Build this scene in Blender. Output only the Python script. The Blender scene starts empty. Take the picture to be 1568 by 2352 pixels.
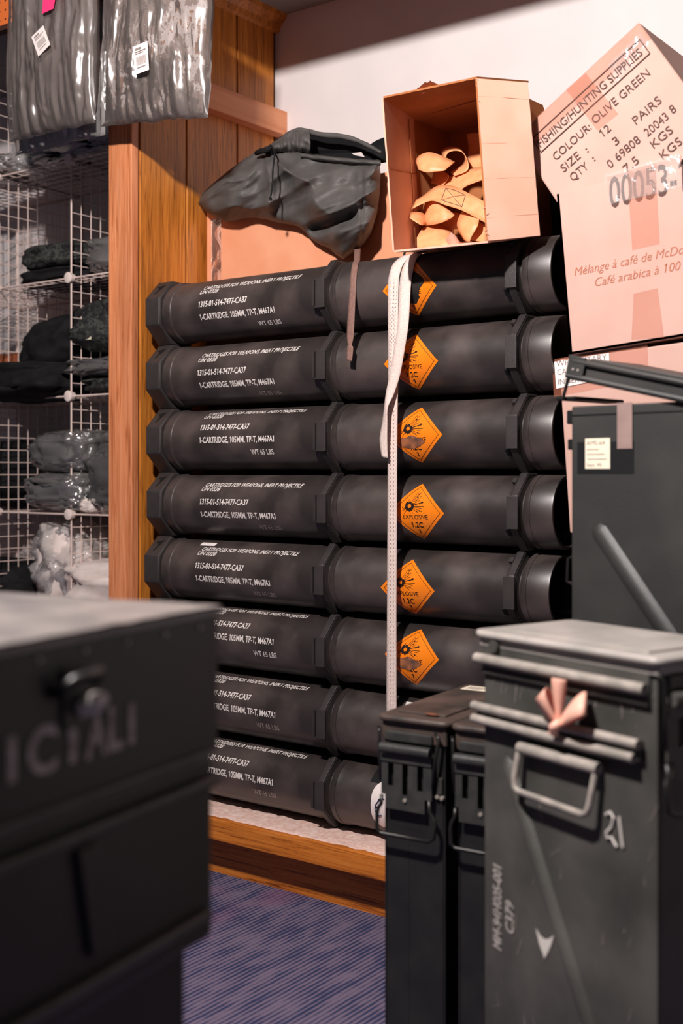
import bpy, bmesh, math, random
from mathutils import Vector, Matrix, noise
from mathutils.geometry import tessellate_polygon

sc = bpy.context.scene
COL = sc.collection
R = math.radians
random.seed(7)

# ------------------------------------------------------------------ camera
F_PX, CX, HY = 2750.0, 784.0, 1085.0          # focal length in px, principal column, horizon row
YAW = R(36.5); CAM_H = 0.99
FW = Vector((-math.sin(YAW), math.cos(YAW), 0)); RT = Vector((math.cos(YAW), math.sin(YAW), 0))
cam = bpy.data.cameras.new('camera')
cam.sensor_fit = 'VERTICAL'; cam.sensor_height = 36.0
cam.lens = F_PX / 2352.0 * 36.0
cam.shift_y = -(1176.0 - HY) / 2352.0
cam.dof.use_dof = True; cam.dof.focus_distance = 2.72; cam.dof.aperture_fstop = 3.0
cam.clip_start = 0.05
cam_o = bpy.data.objects.new('camera', cam); COL.objects.link(cam_o)
cam_o.location = (0, 0, CAM_H); cam_o.rotation_euler = (R(90), 0, YAW)
sc.camera = cam_o
# ------------------------------------------------------------------ world, light, exposure
w = bpy.data.worlds.new('world'); sc.world = w; w.use_nodes = True
w.node_tree.nodes['Background'].inputs[0].default_value = (0.5, 0.6, 0.7, 1)
w.node_tree.nodes['Background'].inputs[1].default_value = 0.02
LAMP = Vector((-1.05, 0.45, 2.335))
lamp = bpy.data.lights.new('ceiling_lamp_light', 'POINT')
lamp.energy = 285.0; lamp.color = (1.0, 0.925, 0.895); lamp.shadow_soft_size = 0.05
lamp_o = bpy.data.objects.new('ceiling_lamp_light', lamp); COL.objects.link(lamp_o); lamp_o.location = LAMP
sc.view_settings.view_transform = 'Standard'; sc.view_settings.look = 'None'
sc.view_settings.gamma = 1.0; sc.view_settings.use_curve_mapping = False
sc.view_settings.exposure = 0.0

# ------------------------------------------------------------------ geometry of the view: measuring the photograph
def ray(px, py):
    return FW + RT * ((px - CX) / F_PX) + Vector((0, 0, 1)) * ((HY - py) / F_PX)
def onY(px, py, Y):
    d = ray(px, py); return Vector((0, 0, CAM_H)) + d * (Y / d.y)
def onP(px, py, p, n):
    d = ray(px, py); c = Vector((0, 0, CAM_H)); return c + d * ((Vector(p) - c).dot(n) / d.dot(n))

# ------------------------------------------------------------------ materials
MATS = {}
def srgb(r, g, b):
    f = lambda c: (c/255)/12.92 if c/255 <= 0.04045 else ((c/255+0.055)/1.055)**2.4
    return (f(r), f(g), f(b), 1)
def base_mat(name):
    m = bpy.data.materials.new(name); m.use_nodes = True
    nt = m.node_tree; b = nt.nodes['Principled BSDF']; MATS[name] = m
    return m, nt, b
def N(nt, t, **kw):
    n = nt.nodes.new(t)
    for k, v in kw.items():
        if k.startswith('i_'):
            key = k[2:]; key = int(key) if key.isdigit() else key.replace('_', ' ')
            n.inputs[key].default_value = v
        else: setattr(n, k, v)
    return n
def coords(nt, scale=(1,1,1), rot=(0,0,0), which='Object'):
    tc = N(nt, 'ShaderNodeTexCoord'); mp = N(nt, 'ShaderNodeMapping')
    mp.inputs['Scale'].default_value = scale; mp.inputs['Rotation'].default_value = rot
    nt.links.new(tc.outputs[which], mp.inputs[0]); return mp.outputs[0]
def ramp(nt, fac, stops):
    r = N(nt, 'ShaderNodeValToRGB'); e = r.color_ramp.elements
    while len(e) > 1: e.remove(e[-1])
    e[0].position = stops[0][0]; e[0].color = stops[0][1]
    for p, c in stops[1:]:
        x = e.new(p); x.color = c
    nt.links.new(fac, r.inputs[0]); return r.outputs[0]
def mottled(name, c1, c2, rough=0.5, scale=20, detail=4, bump=0.0, bscale=200, metal=0, spec=0.5, coat=0.0, lo=0.35, hi=0.65, rough2=None, vscale=(1,1,1)):
    m, nt, b = base_mat(name)
    v = coords(nt, vscale)
    n = N(nt, 'ShaderNodeTexNoise', i_Scale=scale, i_Detail=detail); nt.links.new(v, n.inputs['Vector'])
    nt.links.new(ramp(nt, n.outputs[0], [(lo, c1), (hi, c2)]), b.inputs['Base Color'])
    b.inputs['Roughness'].default_value = rough; b.inputs['Metallic'].default_value = metal
    b.inputs['Specular IOR Level'].default_value = spec; b.inputs['Coat Weight'].default_value = coat
    if rough2 is not None:
        rr = N(nt, 'ShaderNodeMapRange', i_1=lo, i_2=hi, i_3=rough, i_4=rough2)
        nt.links.new(n.outputs[0], rr.inputs[0]); nt.links.new(rr.outputs[0], b.inputs['Roughness'])
    if bump:
        n2 = N(nt, 'ShaderNodeTexNoise', i_Scale=bscale, i_Detail=3); nt.links.new(v, n2.inputs['Vector'])
        bp = N(nt, 'ShaderNodeBump', i_Strength=bump, i_Distance=0.002)
        nt.links.new(n2.outputs[0], bp.inputs['Height']); nt.links.new(bp.outputs[0], b.inputs['Normal'])
    return m
def flat(name, c, rough=0.6, spec=0.5, metal=0):
    m, nt, b = base_mat(name); b.inputs['Base Color'].default_value = c
    b.inputs['Roughness'].default_value = rough; b.inputs['Specular IOR Level'].default_value = spec; b.inputs['Metallic'].default_value = metal
    return m
def wood(name, c1, c2, c3, axis='Z', scale=1.0, rough=0.45):
    m, nt, b = base_mat(name)
    st = {'Z': (60, 60, 2.2), 'X': (2.2, 60, 60), 'Y': (60, 2.2, 60)}[axis]
    v = coords(nt, tuple(s*scale for s in st))
    n = N(nt, 'ShaderNodeTexNoise', i_Scale=1.0, i_Detail=6, i_Roughness=0.65, i_Distortion=1.2); nt.links.new(v, n.inputs['Vector'])
    st2 = {'Z': (9, 9, .5), 'X': (.5, 9, 9), 'Y': (9, .5, 9)}[axis]
    v2 = coords(nt, tuple(s*scale for s in st2))
    n2 = N(nt, 'ShaderNodeTexNoise', i_Scale=1.0, i_Detail=3, i_Distortion=2.0); nt.links.new(v2, n2.inputs['Vector'])
    col = ramp(nt, n.outputs[0], [(0.33, c1), (0.47, c2), (0.68, c3)])
    mx = N(nt, 'ShaderNodeMix', data_type='RGBA', blend_type='MULTIPLY'); mx.inputs[0].default_value = 0.6
    nt.links.new(col, mx.inputs[6]); nt.links.new(ramp(nt, n2.outputs[0], [(0.35, (.55,.5,.45,1)), (0.6, (1,1,1,1))]), mx.inputs[7])
    nt.links.new(mx.outputs[2], b.inputs['Base Color'])
    b.inputs['Roughness'].default_value = rough
    bp = N(nt, 'ShaderNodeBump', i_Strength=0.35, i_Distance=0.0015); nt.links.new(n.outputs[0], bp.inputs['Height']); nt.links.new(bp.outputs[0], b.inputs['Normal'])
    return m
def plastic_film(name, haze=(0.8,0.75,0.72,1), fac=0.25, bstr=1.0, bscale=(18,18,6), rough=0.12, gloss=None):
    m, nt, b = base_mat(name)
    nt.nodes.remove(b); out = nt.nodes['Material Output']
    tr = N(nt, 'ShaderNodeBsdfTransparent'); gl = N(nt, 'ShaderNodeBsdfGlossy', i_Roughness=rough); df = N(nt, 'ShaderNodeBsdfDiffuse')
    df.inputs[0].default_value = haze; gl.inputs[0].default_value = (1,1,1,1)
    v = coords(nt, bscale)
    n = N(nt, 'ShaderNodeTexNoise', i_Scale=1.0, i_Detail=3, i_Distortion=1.5); nt.links.new(v, n.inputs['Vector'])
    bp = N(nt, 'ShaderNodeBump', i_Strength=bstr, i_Distance=0.02); nt.links.new(n.outputs[0], bp.inputs['Height'])
    nt.links.new(bp.outputs[0], gl.inputs['Normal'])
    fr = N(nt, 'ShaderNodeFresnel', i_IOR=1.5); nt.links.new(bp.outputs[0], fr.inputs['Normal'])
    ad = N(nt, 'ShaderNodeMath', operation='ADD', use_clamp=True); ad.inputs[1].default_value = fac*0.35 if gloss is None else gloss; nt.links.new(fr.outputs[0], ad.inputs[0])
    m1 = N(nt, 'ShaderNodeMixShader'); m1.inputs[0].default_value = fac*0.35
    nt.links.new(tr.outputs[0], m1.inputs[1]); nt.links.new(df.outputs[0], m1.inputs[2])
    m2 = N(nt, 'ShaderNodeMixShader'); nt.links.new(ad.outputs[0], m2.inputs[0])
    nt.links.new(m1.outputs[0], m2.inputs[1]); nt.links.new(gl.outputs[0], m2.inputs[2])
    nt.links.new(m2.outputs[0], out.inputs[0])
    return m

M_wall = mottled('white_plaster', srgb(224,217,216), srgb(230,223,221), 0.85, 6, 5, 0.15, 120)
M_ceil = mottled('ceiling_paint', srgb(132,130,130), srgb(146,142,142), 0.9, 5)
M_room = mottled('slate_paint', srgb(50,60,68), srgb(58,68,76), 0.8, 4)
M_wood = wood('panel_wood', srgb(120,66,20), srgb(196,118,42), srgb(220,142,60), 'Z', 2.4)
M_wood_d = flat('groove_dark', srgb(60,26,12), 0.8)
M_trimw = wood('trim_oak', srgb(176,98,58), srgb(224,140,92), srgb(238,162,120), 'Z', 1.8)
M_wood_x = wood('shelf_oak', srgb(120,58,16), srgb(205,116,38), srgb(224,138,58), 'X', 2.0)
M_batten = wood('pale_batten', srgb(206,128,84), srgb(224,148,104), srgb(232,160,118), 'Y', 0.5, 0.6)
M_felt = mottled('felt', srgb(222,182,168), srgb(240,212,202), 0.95, 90, 4, 0.8, 500, spec=0.1)
M_card = mottled('cardboard', srgb(222,168,144), srgb(230,180,158), 0.8, 8, 4, 0.1, 300, spec=0.2)
M_card_p = mottled('cardboard_pale', srgb(204,164,150), srgb(210,171,158), 0.8, 8, 4, 0.1, 300, spec=0.2)
M_card_o = mottled('cardboard_orange', srgb(226,150,112), srgb(232,162,126), 0.75, 8, 4, 0.1, 300, spec=0.25)
M_card_in = mottled('cardboard_shaded', srgb(160,98,58), srgb(172,110,70), 0.85, 10, 3, spec=0.1)  # darker than the outer board, painting in the shadow inside the carton
M_tube = mottled('black_plastic_tube', srgb(46,40,38), srgb(82,70,67), 0.38, 9, 5, 0.06, 700, spec=0.7, rough2=0.48, lo=0.42, hi=0.72)
for m_ in (M_tube,):
    b_ = m_.node_tree.nodes['Principled BSDF']; b_.inputs['Sheen Weight'].default_value = 0.05; b_.inputs['Sheen Roughness'].default_value = 0.45; b_.inputs['Sheen Tint'].default_value = (1, .9, .87, 1)
M_ring = mottled('black_plastic_ring', srgb(46,42,41), srgb(60,54,53), 0.45, 12, 4, 0.25, 600)
M_black = flat('matt_black', srgb(14,15,17), 0.7, 0.3)
M_white_ink = flat('white_ink', srgb(225,215,210), 0.6)
M_faded_ink = mottled('faded_ink', srgb(120,104,96), srgb(190,172,164), 0.7, 120)
M_orange = mottled('orange_label', srgb(238,122,22), srgb(246,134,30), 0.22, 10, spec=0.6)
M_ink = flat('black_ink', srgb(30,18,14), 0.4)
M_scuff = mottled('scuffed_label', srgb(70,56,52), srgb(170,104,68), 0.5, 40, 5)
M_soot = mottled('soot', srgb(16,14,14), srgb(30,22,18), 0.6, 30)
M_paper = flat('white_paper', srgb(240,228,224), 0.55)
M_cream = flat('cream_paper', srgb(236,224,200), 0.6)
M_web = mottled('white_webbing', srgb(216,194,184), srgb(234,214,206), 0.75, 300, 2, 0.5, 900)
M_peach = mottled('peach_webbing', srgb(226,152,102), srgb(234,164,116), 0.45, 60, 2, spec=0.4)
M_brown = mottled('brown_tape', srgb(120,88,78), srgb(136,102,92), 0.8, 200)
M_poncho = mottled('dark_nylon', srgb(74,72,70), srgb(92,88,86), 0.55, 14, 4, 0.3, 300, spec=0.3)
M_hood_shade = flat('hood_shade', srgb(16,16,18), 0.8, 0.2)  # near-black stands in for the shadow inside the hood
M_cloth = mottled('black_cloth', srgb(18,18,20), srgb(32,31,32), 0.85, 20, 4, 0.3, 300, spec=0.2)
M_greyc = mottled('charcoal_cloth', srgb(52,46,44), srgb(84,74,70), 0.75, 12, 4, 0.2, 200)
M_film = plastic_film('clear_film', fac=0.5, bstr=0.3, bscale=(16,16,16), rough=0.2)
M_film_h = plastic_film('garment_bag_film', (0.84,0.70,0.64,1), 0.30, 0.10, (16,16,3), 0.2, 0.06)
M_film_w = plastic_film('hazy_film', (0.9,0.86,0.84,1), 0.9, 0.15, (14,14,14), 0.2, 0.08)
M_film_thin = plastic_film('thin_film', (0.9,0.85,0.82,1), 0.25, 0.22, (26,26,26), 0.1, 0.03)
M_tape = plastic_film('packing_tape', srgb(220,136,104), 0.4, 0.06, (12,12,12), 0.12, 0.02)
M_ptape = mottled('pinkish_tape', srgb(140,118,112), srgb(156,132,126), 0.3, 20)
M_wire = flat('white_wire', srgb(236,212,202), 0.35)
M_knob = flat('white_knob', srgb(240,222,214), 0.4)
M_hw = mottled('latch_paint', srgb(46,47,46), srgb(62,61,59), 0.42, 30, 4, 0.2, 250)
M_can = mottled('dark_green_paint', srgb(25,26,26), srgb(35,35,34), 0.42, 10, 5, 0.2, 250, spec=0.5, rough2=0.55)
M_canlid = mottled('worn_lid_paint', srgb(48,46,44), srgb(92,74,66), 0.38, 9, 5, 0.2, 250, rough2=0.6)
M_olive = mottled('olive_paint', srgb(58,58,54), srgb(84,81,77), 0.42, 7, 6, 0.2, 200, spec=0.5, rough2=0.6)
M_olive_top = mottled('lit_olive_top', srgb(150,146,140), srgb(176,168,162), 0.42, 12, 5, 0.2, 200)  # pale tone paints in light reflected off the lid
M_openc = mottled('grey_green_paint', srgb(47,47,46), srgb(60,58,56), 0.5, 8, 6, 0.15, 250, lo=0.4, hi=0.7)
M_bare = mottled('worn_edge_paint', srgb(140,134,126), srgb(170,160,152), 0.4, 40)
M_rust = mottled('rust', srgb(110,66,46), srgb(160,92,64), 0.8, 60)
M_steel = flat('dark_wire', srgb(44,43,42), 0.35, 0.6, 0.5)
M_crate = mottled('black_crate_paint', srgb(15,16,18), srgb(24,25,27), 0.45, 10, 5, 0.2, 200)
M_crate_top = mottled('dusty_lit_crate_top', srgb(96,92,91), srgb(126,119,116), 0.4, 18, 5, 0.3, 80)  # dusty grey, with reflected light on the top painted in
M_chalk2 = mottled('pale_stencil', srgb(150,142,138), srgb(196,188,182), 0.9, 80)
M_chalk_glint = flat('chalk_and_glint', srgb(214,206,200), 0.9)
M_stencil = mottled('grey_stencil', srgb(110,102,98), srgb(150,138,132), 0.8, 60)
M_pinktape = flat('pink_flagging', srgb(246,186,164), 0.5)
M_pinktag = flat('hot_pink_tag', srgb(244,60,120), 0.5)
M_brownink = flat('brown_ink', srgb(178,104,76), 0.7)
M_greyink = flat('dark_grey_ink', srgb(84,54,46), 0.7)
M_whitecloth = mottled('white_cloth', srgb(226,208,200), srgb(238,224,218), 0.8, 20)

def camo_mat():
    m, nt, b = base_mat('camouflage_cloth')
    v = coords(nt, (14, 14, 11))
    n = N(nt, 'ShaderNodeTexNoise', i_Scale=1.0, i_Detail=5, i_Roughness=0.7); nt.links.new(v, n.inputs['Vector'])
    c = ramp(nt, n.outputs[0], [(0.0, srgb(40,36,36)), (0.44, srgb(62,52,48)), (0.45, srgb(96,82,76)), (0.52, srgb(100,84,76)), (0.53, srgb(150,140,138)), (0.60, srgb(160,150,146)), (0.61, srgb(116,78,52)), (0.7, srgb(60,50,46))])
    for l in nt.nodes:
        if l.type == 'VALTORGB': l.color_ramp.interpolation = 'LINEAR'
    nt.links.new(c, b.inputs['Base Color']); b.inputs['Roughness'].default_value = 0.8; return m
M_camo = camo_mat()
def dark_camo():
    m, nt, b = base_mat('dark_camouflage')
    v = coords(nt, (30, 30, 30))
    n = N(nt, 'ShaderNodeTexNoise', i_Scale=1.0, i_Detail=4, i_Roughness=0.7); nt.links.new(v, n.inputs['Vector'])
    c = ramp(nt, n.outputs[0], [(0.42, srgb(20,20,22)), (0.5, srgb(40,40,38)), (0.56, srgb(74,78,72)), (0.6, srgb(28,27,27))])
    nt.links.new(c, b.inputs['Base Color']); b.inputs['Roughness'].default_value = 0.8; return m
M_dcamo = dark_camo()
def carpet_mat():
    m, nt, b = base_mat('striped_carpet')
    v = coords(nt)
    nz = N(nt, 'ShaderNodeTexNoise', i_Scale=34.0, i_Detail=3); nt.links.new(coords(nt, (1.0, 0.30, 1)), nz.inputs['Vector'])
    wv = N(nt, 'ShaderNodeTexWave', wave_type='BANDS', bands_direction='X', i_Scale=27.0, i_Distortion=0.6); nt.links.new(v, wv.inputs['Vector'])
    ad = N(nt, 'ShaderNodeMath', operation='MULTIPLY_ADD'); ad.inputs[1].default_value = 2.6; ad.inputs[2].default_value = -1.3
    nt.links.new(nz.outputs[0], ad.inputs[0])
    a2 = N(nt, 'ShaderNodeMath', operation='ADD'); nt.links.new(ad.outputs[0], a2.inputs[0]); nt.links.new(wv.outputs['Fac'], a2.inputs[1])
    c = ramp(nt, a2.outputs[0], [(0.05, srgb(58,64,100)), (0.75, srgb(130,116,138))])
    n3 = N(nt, 'ShaderNodeTexNoise', i_Scale=3.0, i_Detail=2); nt.links.new(v, n3.inputs['Vector'])
    mx = N(nt, 'ShaderNodeMix', data_type='RGBA'); nt.links.new(ramp(nt, n3.outputs[0], [(0.62, (0,0,0,1)), (0.75, (.5,.5,.5,1))]), mx.inputs[0])
    nt.links.new(c, mx.inputs[6]); mx.inputs[7].default_value = srgb(150,84,120)
    nt.links.new(mx.outputs[2], b.inputs['Base Color']); b.inputs['Roughness'].default_value = 1.0; b.inputs['Specular IOR Level'].default_value = 0.1
    n4 = N(nt, 'ShaderNodeTexNoise', i_Scale=700.0); nt.links.new(v, n4.inputs['Vector'])
    bp = N(nt, 'ShaderNodeBump', i_Strength=0.8, i_Distance=0.004); nt.links.new(n4.outputs[0], bp.inputs['Height']); nt.links.new(bp.outputs[0], b.inputs['Normal'])
    return m
M_carpet = carpet_mat()
def peg_mat():
    m, nt, b = base_mat('pegboard')
    v = coords(nt, (1, 1, 1))
    vo = N(nt, 'ShaderNodeTexVoronoi', i_Scale=39.0, i_Randomness=0.0); vo.voronoi_dimensions = '2D'
    sw = N(nt, 'ShaderNodeSeparateXYZ'); cb = N(nt, 'ShaderNodeCombineXYZ'); nt.links.new(v, sw.inputs[0])
    nt.links.new(sw.outputs[0], cb.inputs[0]); nt.links.new(sw.outputs[2], cb.inputs[1]); nt.links.new(cb.outputs[0], vo.inputs['Vector'])
    c = ramp(nt, vo.outputs['Distance'], [(0.11, srgb(60,24,10)), (0.14, srgb(222,112,52))])
    nt.links.new(c, b.inputs['Base Color']); b.inputs['Roughness'].default_value = 0.6; return m
M_peg = peg_mat()

# ------------------------------------------------------------------ builders
class MB:
    def __init__(self): self.v = []; self.f = []
    def add(self, vs, fs):
        o = len(self.v); self.v += [tuple(x) for x in vs]; self.f += [tuple(i+o for i in f) for f in fs]; return self
    def box(self, x0, x1, y0, y1, z0, z1, fn=None):
        vs = [(x,y,z) for z in (z0,z1) for y in (y0,y1) for x in (x0,x1)]
        if fn: vs = [fn(*p) for p in vs]
        return self.add(vs, [(0,2,3,1),(4,5,7,6),(0,1,5,4),(1,3,7,5),(3,2,6,7),(2,0,4,6)])
    def hexa(self, c):   # 8 corners, same order as box
        return self.add(c, [(0,2,3,1),(4,5,7,6),(0,1,5,4),(1,3,7,5),(3,2,6,7),(2,0,4,6)])
    def tube(self, pts, r, n=8, closed=False, cap=True):
        pts = [Vector(p) for p in pts]; m = len(pts); rings = []
        up = None
        for i, p in enumerate(pts):
            a = pts[i-1] if (i > 0 or closed) else p; b = pts[(i+1) % m] if (i < m-1 or closed) else p
            t = (b - a).normalized()
            if up is None:
                up = t.orthogonal().normalized()
            else:
                up = (up - t*up.dot(t)); up = up.normalized() if up.length > 1e-6 else t.orthogonal().normalized()
            s = t.cross(up); rr = r[i] if isinstance(r, (list, tuple)) else r
            rings.append([p + (up*math.cos(2*math.pi*k/n) + s*math.sin(2*math.pi*k/n))*rr for k in range(n)])
        vs = [q for g in rings for q in g]; fs = []
        for i in range(m if closed else m-1):
            j = (i+1) % m
            for k in range(n): fs.append((i*n+k, i*n+(k+1)%n, j*n+(k+1)%n, j*n+k))
        if cap and not closed: fs += [tuple(range(n))[::-1], tuple((m-1)*n+k for k in range(n))]
        return self.add(vs, fs)
    def lathe_x(self, prof, n=48, th0=0.0, shape=None):   # prof [(x, r)] about the x axis
        vs = []; fs = []
        for x, r in prof:
            for k in range(n):
                a = 2*math.pi*k/n + th0
                vs.append((x, -r*math.cos(a), r*math.sin(a)))
        for i in range(len(prof)-1):
            for k in range(n): fs.append((i*n+k, (i+1)*n+k, (i+1)*n+(k+1)%n, i*n+(k+1)%n))
        fs.append(tuple(range(n))); fs.append(tuple((len(prof)-1)*n+k for k in range(n))[::-1])
        return self.add(vs, fs)
    def prism(self, poly, h0, h1, fn):        # poly [(a,b)], fn(a,b,h)
        n = len(poly); vs = [fn(a,b,h0) for a,b in poly] + [fn(a,b,h1) for a,b in poly]
        fs = [tuple(range(n))[::-1], tuple(range(n,2*n))] + [(i,(i+1)%n,n+(i+1)%n,n+i) for i in range(n)]
        return self.add(vs, fs)
    def grid(self, fn, nu, nv, closed_u=False):
        vs = [fn(i/(nu if closed_u else nu-1) if nu > 1 else 0, j/(nv-1)) for j in range(nv) for i in range(nu)]
        fs = []
        for j in range(nv-1):
            for i in range(nu if closed_u else nu-1):
                k = (i+1) % nu; fs.append((j*nu+i, j*nu+k, (j+1)*nu+k, (j+1)*nu+i))
        return self.add(vs, fs)
    def mesh(self, name, smooth=None):
        me = bpy.data.meshes.new(name); me.from_pydata(self.v, [], self.f); me.validate(); me.update()
        bm = bmesh.new(); bm.from_mesh(me); bmesh.ops.recalc_face_normals(bm, faces=bm.faces); bm.to_mesh(me); bm.free()
        if smooth is not None:
            me.polygons.foreach_set('use_smooth', [True]*len(me.polygons))
            me.set_sharp_from_angle(angle=R(smooth))
        return me
    def build(self, name, mat, parent=None, smooth=None, world=False, bevel=0, solid=0, segs=2):
        return link(name, self.mesh(name, smooth), mat, parent, world, bevel, solid, segs)
def link(name, me, mat, parent=None, world=False, bevel=0, solid=0, segs=2):
    o = bpy.data.objects.new(name, me); COL.objects.link(o)
    if mat and not me.materials: me.materials.append(mat)
    if parent:
        o.parent = parent
        if world: o.matrix_parent_inverse = xf(parent).inverted()
    if bevel:
        b = o.modifiers.new('bevel', 'BEVEL'); b.width = bevel; b.segments = segs; b.limit_method = 'ANGLE'; b.angle_limit = R(40)
    if solid:
        s = o.modifiers.new('solid', 'SOLIDIFY'); s.thickness = solid; s.offset = 0
    return o
def xf(o):
    m = Matrix.Translation(o.location) @ o.rotation_euler.to_matrix().to_4x4()
    return (xf(o.parent) @ o.matrix_parent_inverse @ m) if o.parent else m
def tag(o, label=None, cat=None, group=None, kind=None):
    if label: o['label'] = label
    if cat: o['category'] = cat
    if group: o['group'] = group
    if kind: o['kind'] = kind
    return o
def thing(name, label, cat, loc=(0,0,0), rotz=0, group=None):
    o = bpy.data.objects.new(name, None); COL.objects.link(o); o.empty_display_size = 0.05
    o.location = loc; o.rotation_euler = (0,0,rotz); return tag(o, label, cat, group)
def struct(name, mb, mat, parent=None, **kw):
    o = mb.build(name, mat, parent, **kw); o['kind'] = 'structure'; return o

TXT = {}
def raw_text(s, bold, shear, faces=False):
    cu = bpy.data.curves.new('t', 'FONT'); cu.body = s; cu.resolution_u = 3; cu.offset = bold; cu.shear = shear
    o = bpy.data.objects.new('t', cu); COL.objects.link(o)
    dg = bpy.context.evaluated_depsgraph_get(); me = bpy.data.meshes.new_from_object(o.evaluated_get(dg))
    vs = [v.co.copy() for v in me.vertices]; fs = [tuple(p.vertices) for p in me.polygons]
    bpy.data.objects.remove(o); bpy.data.curves.remove(cu); bpy.data.meshes.remove(me)
    return (vs, fs) if faces else vs
def text_geo(s, bold=0.0, shear=0.0):
    k = (s, bold, shear)
    if k not in TXT:
        vs, fs = raw_text(s, bold, shear, True)
        for i, ch in enumerate(s):
            if ch == '1':
                pv = raw_text(s[:i+1], bold, shear); xr = max(v.x - shear*v.y for v in pv); b = len(vs); sw = .085 + 2*bold
                for fx, fy in ((xr-sw*.5, .70), (xr-sw*.5, .585), (xr-sw-.13, .50), (xr-sw-.13, .59)): vs.append(Vector((fx+shear*fy, fy, 0)))
                fs.append((b, b+1, b+2, b+3))
        x0 = min(v.x for v in vs); x1 = max(v.x for v in vs)
        TXT[k] = ([((v.x-x0)/(x1-x0), v.y/0.70) for v in vs], fs)      # width 0..1, cap height 1
    return TXT[k]
def text_plane(mb, s, p0, p1, up, n, cap, lift=0.0006, bold=0.0, shear=0.0):
    """lettering from p0 to p1 along the baseline, on a surface with normal n"""
    vs, fs = text_geo(s, bold, shear); p0 = Vector(p0); u = Vector(p1) - p0; up = Vector(up); n = Vector(n)
    mb.add([p0 + u*x + up*(y*cap) + n*lift for x, y in vs], fs)

# ================================================================== THE SETTING
YB, XP, CEIL, ALC = 2.77, -2.29, 2.52, 2.354
struct('floor', MB().box(-4.6, 2.0, -2.2, YB, -0.05, 0), M_carpet)
struct('ceiling', MB().box(-4.6, 2.0, -2.2, 2.13, CEIL, CEIL+.05), M_ceil)
struct('ceiling', MB().box(-4.6, 2.0, 2.13, YB, ALC, CEIL+.05), M_ceil)
struct('wall_back', MB().box(-4.6, 2.0, YB, YB+.06, -0.05, CEIL), M_wall)
struct('wall_right', MB().box(2.0, 2.06, -2.2, YB, -0.05, CEIL), M_room)
struct('wall_front', MB().box(-4.6, 2.0, -2.26, -2.2, -0.05, CEIL), M_room)
struct('wall_far_left', MB().box(-4.66, -4.6, -2.2, YB, -0.05, CEIL), M_room)
# wooden partition of vertical boards between the wire cubes and the tube rack
part = struct('wall_left', MB().box(XP-.075, XP-.008, 2.205, YB, 0, ALC), M_wood_d)
ys = [2.206, 2.382, 2.591, 2.758, YB]
for i in range(4):
    a, b = ys[i]+.003, ys[i+1]-.003
    if b - a < .01: continue
    MB().box(XP-.009, XP, a, b, 0, ALC-.0).build('plank', M_wood, part, bevel=.002)
struct('trim_1', MB().box(XP-.088, XP-.001, 2.178, 2.204, 0, CEIL), M_trimw, bevel=.003)
struct('trim_2', MB().box(XP, XP+.04, 2.2, YB, 1.992, 2.063), M_batten, bevel=.002)
struct('trim_3', MB().prism([(0,0),(.04,0),(.035,-.012),(.015,-.03),(.01,-.045),(0,-.05)], 2.2, YB, lambda a,b,h: (XP+a, h, ALC+b)), M_wood)
struct('trim_4', MB().box(-4.6, 2.0, 2.13, 2.148, 2.238, CEIL), M_peg)
struct('trim_5', MB().box(-4.6, 2.0, 2.126, 2.152, 2.226, 2.240), M_wood_d)

# low carpeted platform under the tubes
shelf = thing('display_platform', 'low oak platform topped with pale pink felt under the black tubes', 'platform', (XP, 2.13, 0))
L = 2.6
MB().box(0, L, 0, .022, .107, .158).build('edge_board', M_wood_x, shelf, bevel=.002)
MB().box(0, L, .07, .088, .0, .107).build('kick_board', M_wood_x, shelf)
MB().box(0, L, .022, .64, .107, .150).build('deck', M_wood_x, shelf)
def feltf(u, v):
    x = u*L; y = .006 + v*.63
    z = .160 + .004*noise.noise((x*60, y*60, 1)) + .003*noise.noise((x*25, y*25, 5))
    if v == 0: y += .006*noise.noise((x*70, 0, 3)) ; z = .153
    return (x, y, z)
MB().grid(feltf, 260, 50).build('felt_top', M_felt, shelf, smooth=180)
shelf2 = thing('display_platform', 'low oak platform under the white wire cubes, left of the partition', 'platform', (-4.3, 2.3, 0))
MB().box(0, 1.92, 0, .46, .10, .150).build('deck', M_wood_x, shelf2)
MB().box(0, 1.92, .05, .07, 0, .10).build('kick_board', M_wood_x, shelf2)

# ceiling lamp (above the frame): the room's light
lf = thing('ceiling_lamp', 'white bulb holder on a short ceiling rod, with an added light-blocking disc', 'lamp', (LAMP.x, LAMP.y, CEIL))
mb = MB(); mb.tube([(0,0,0),(0,0,-.02),(0,0,-.03)], [.06,.06,.02], 20).build('ceiling_rose', M_knob, lf, smooth=40)
MB().tube([(0,0,-.03),(0,0,-.10)], .008, 10).build('rod', M_knob, lf, smooth=40)
MB().tube([(0,0,-.09),(0,0,-.11)], .022, 16).build('socket', M_knob, lf, smooth=40)
MB().tube([(0,0,-.085),(0,0,-.09),(0,0,-.125),(0,0,-.127)], [.03,.04,.30,.295], 40).build('added_shade', M_steel, lf, smooth=40)  # added wide disc, out of view, keeps lamplight off the ceiling

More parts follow.
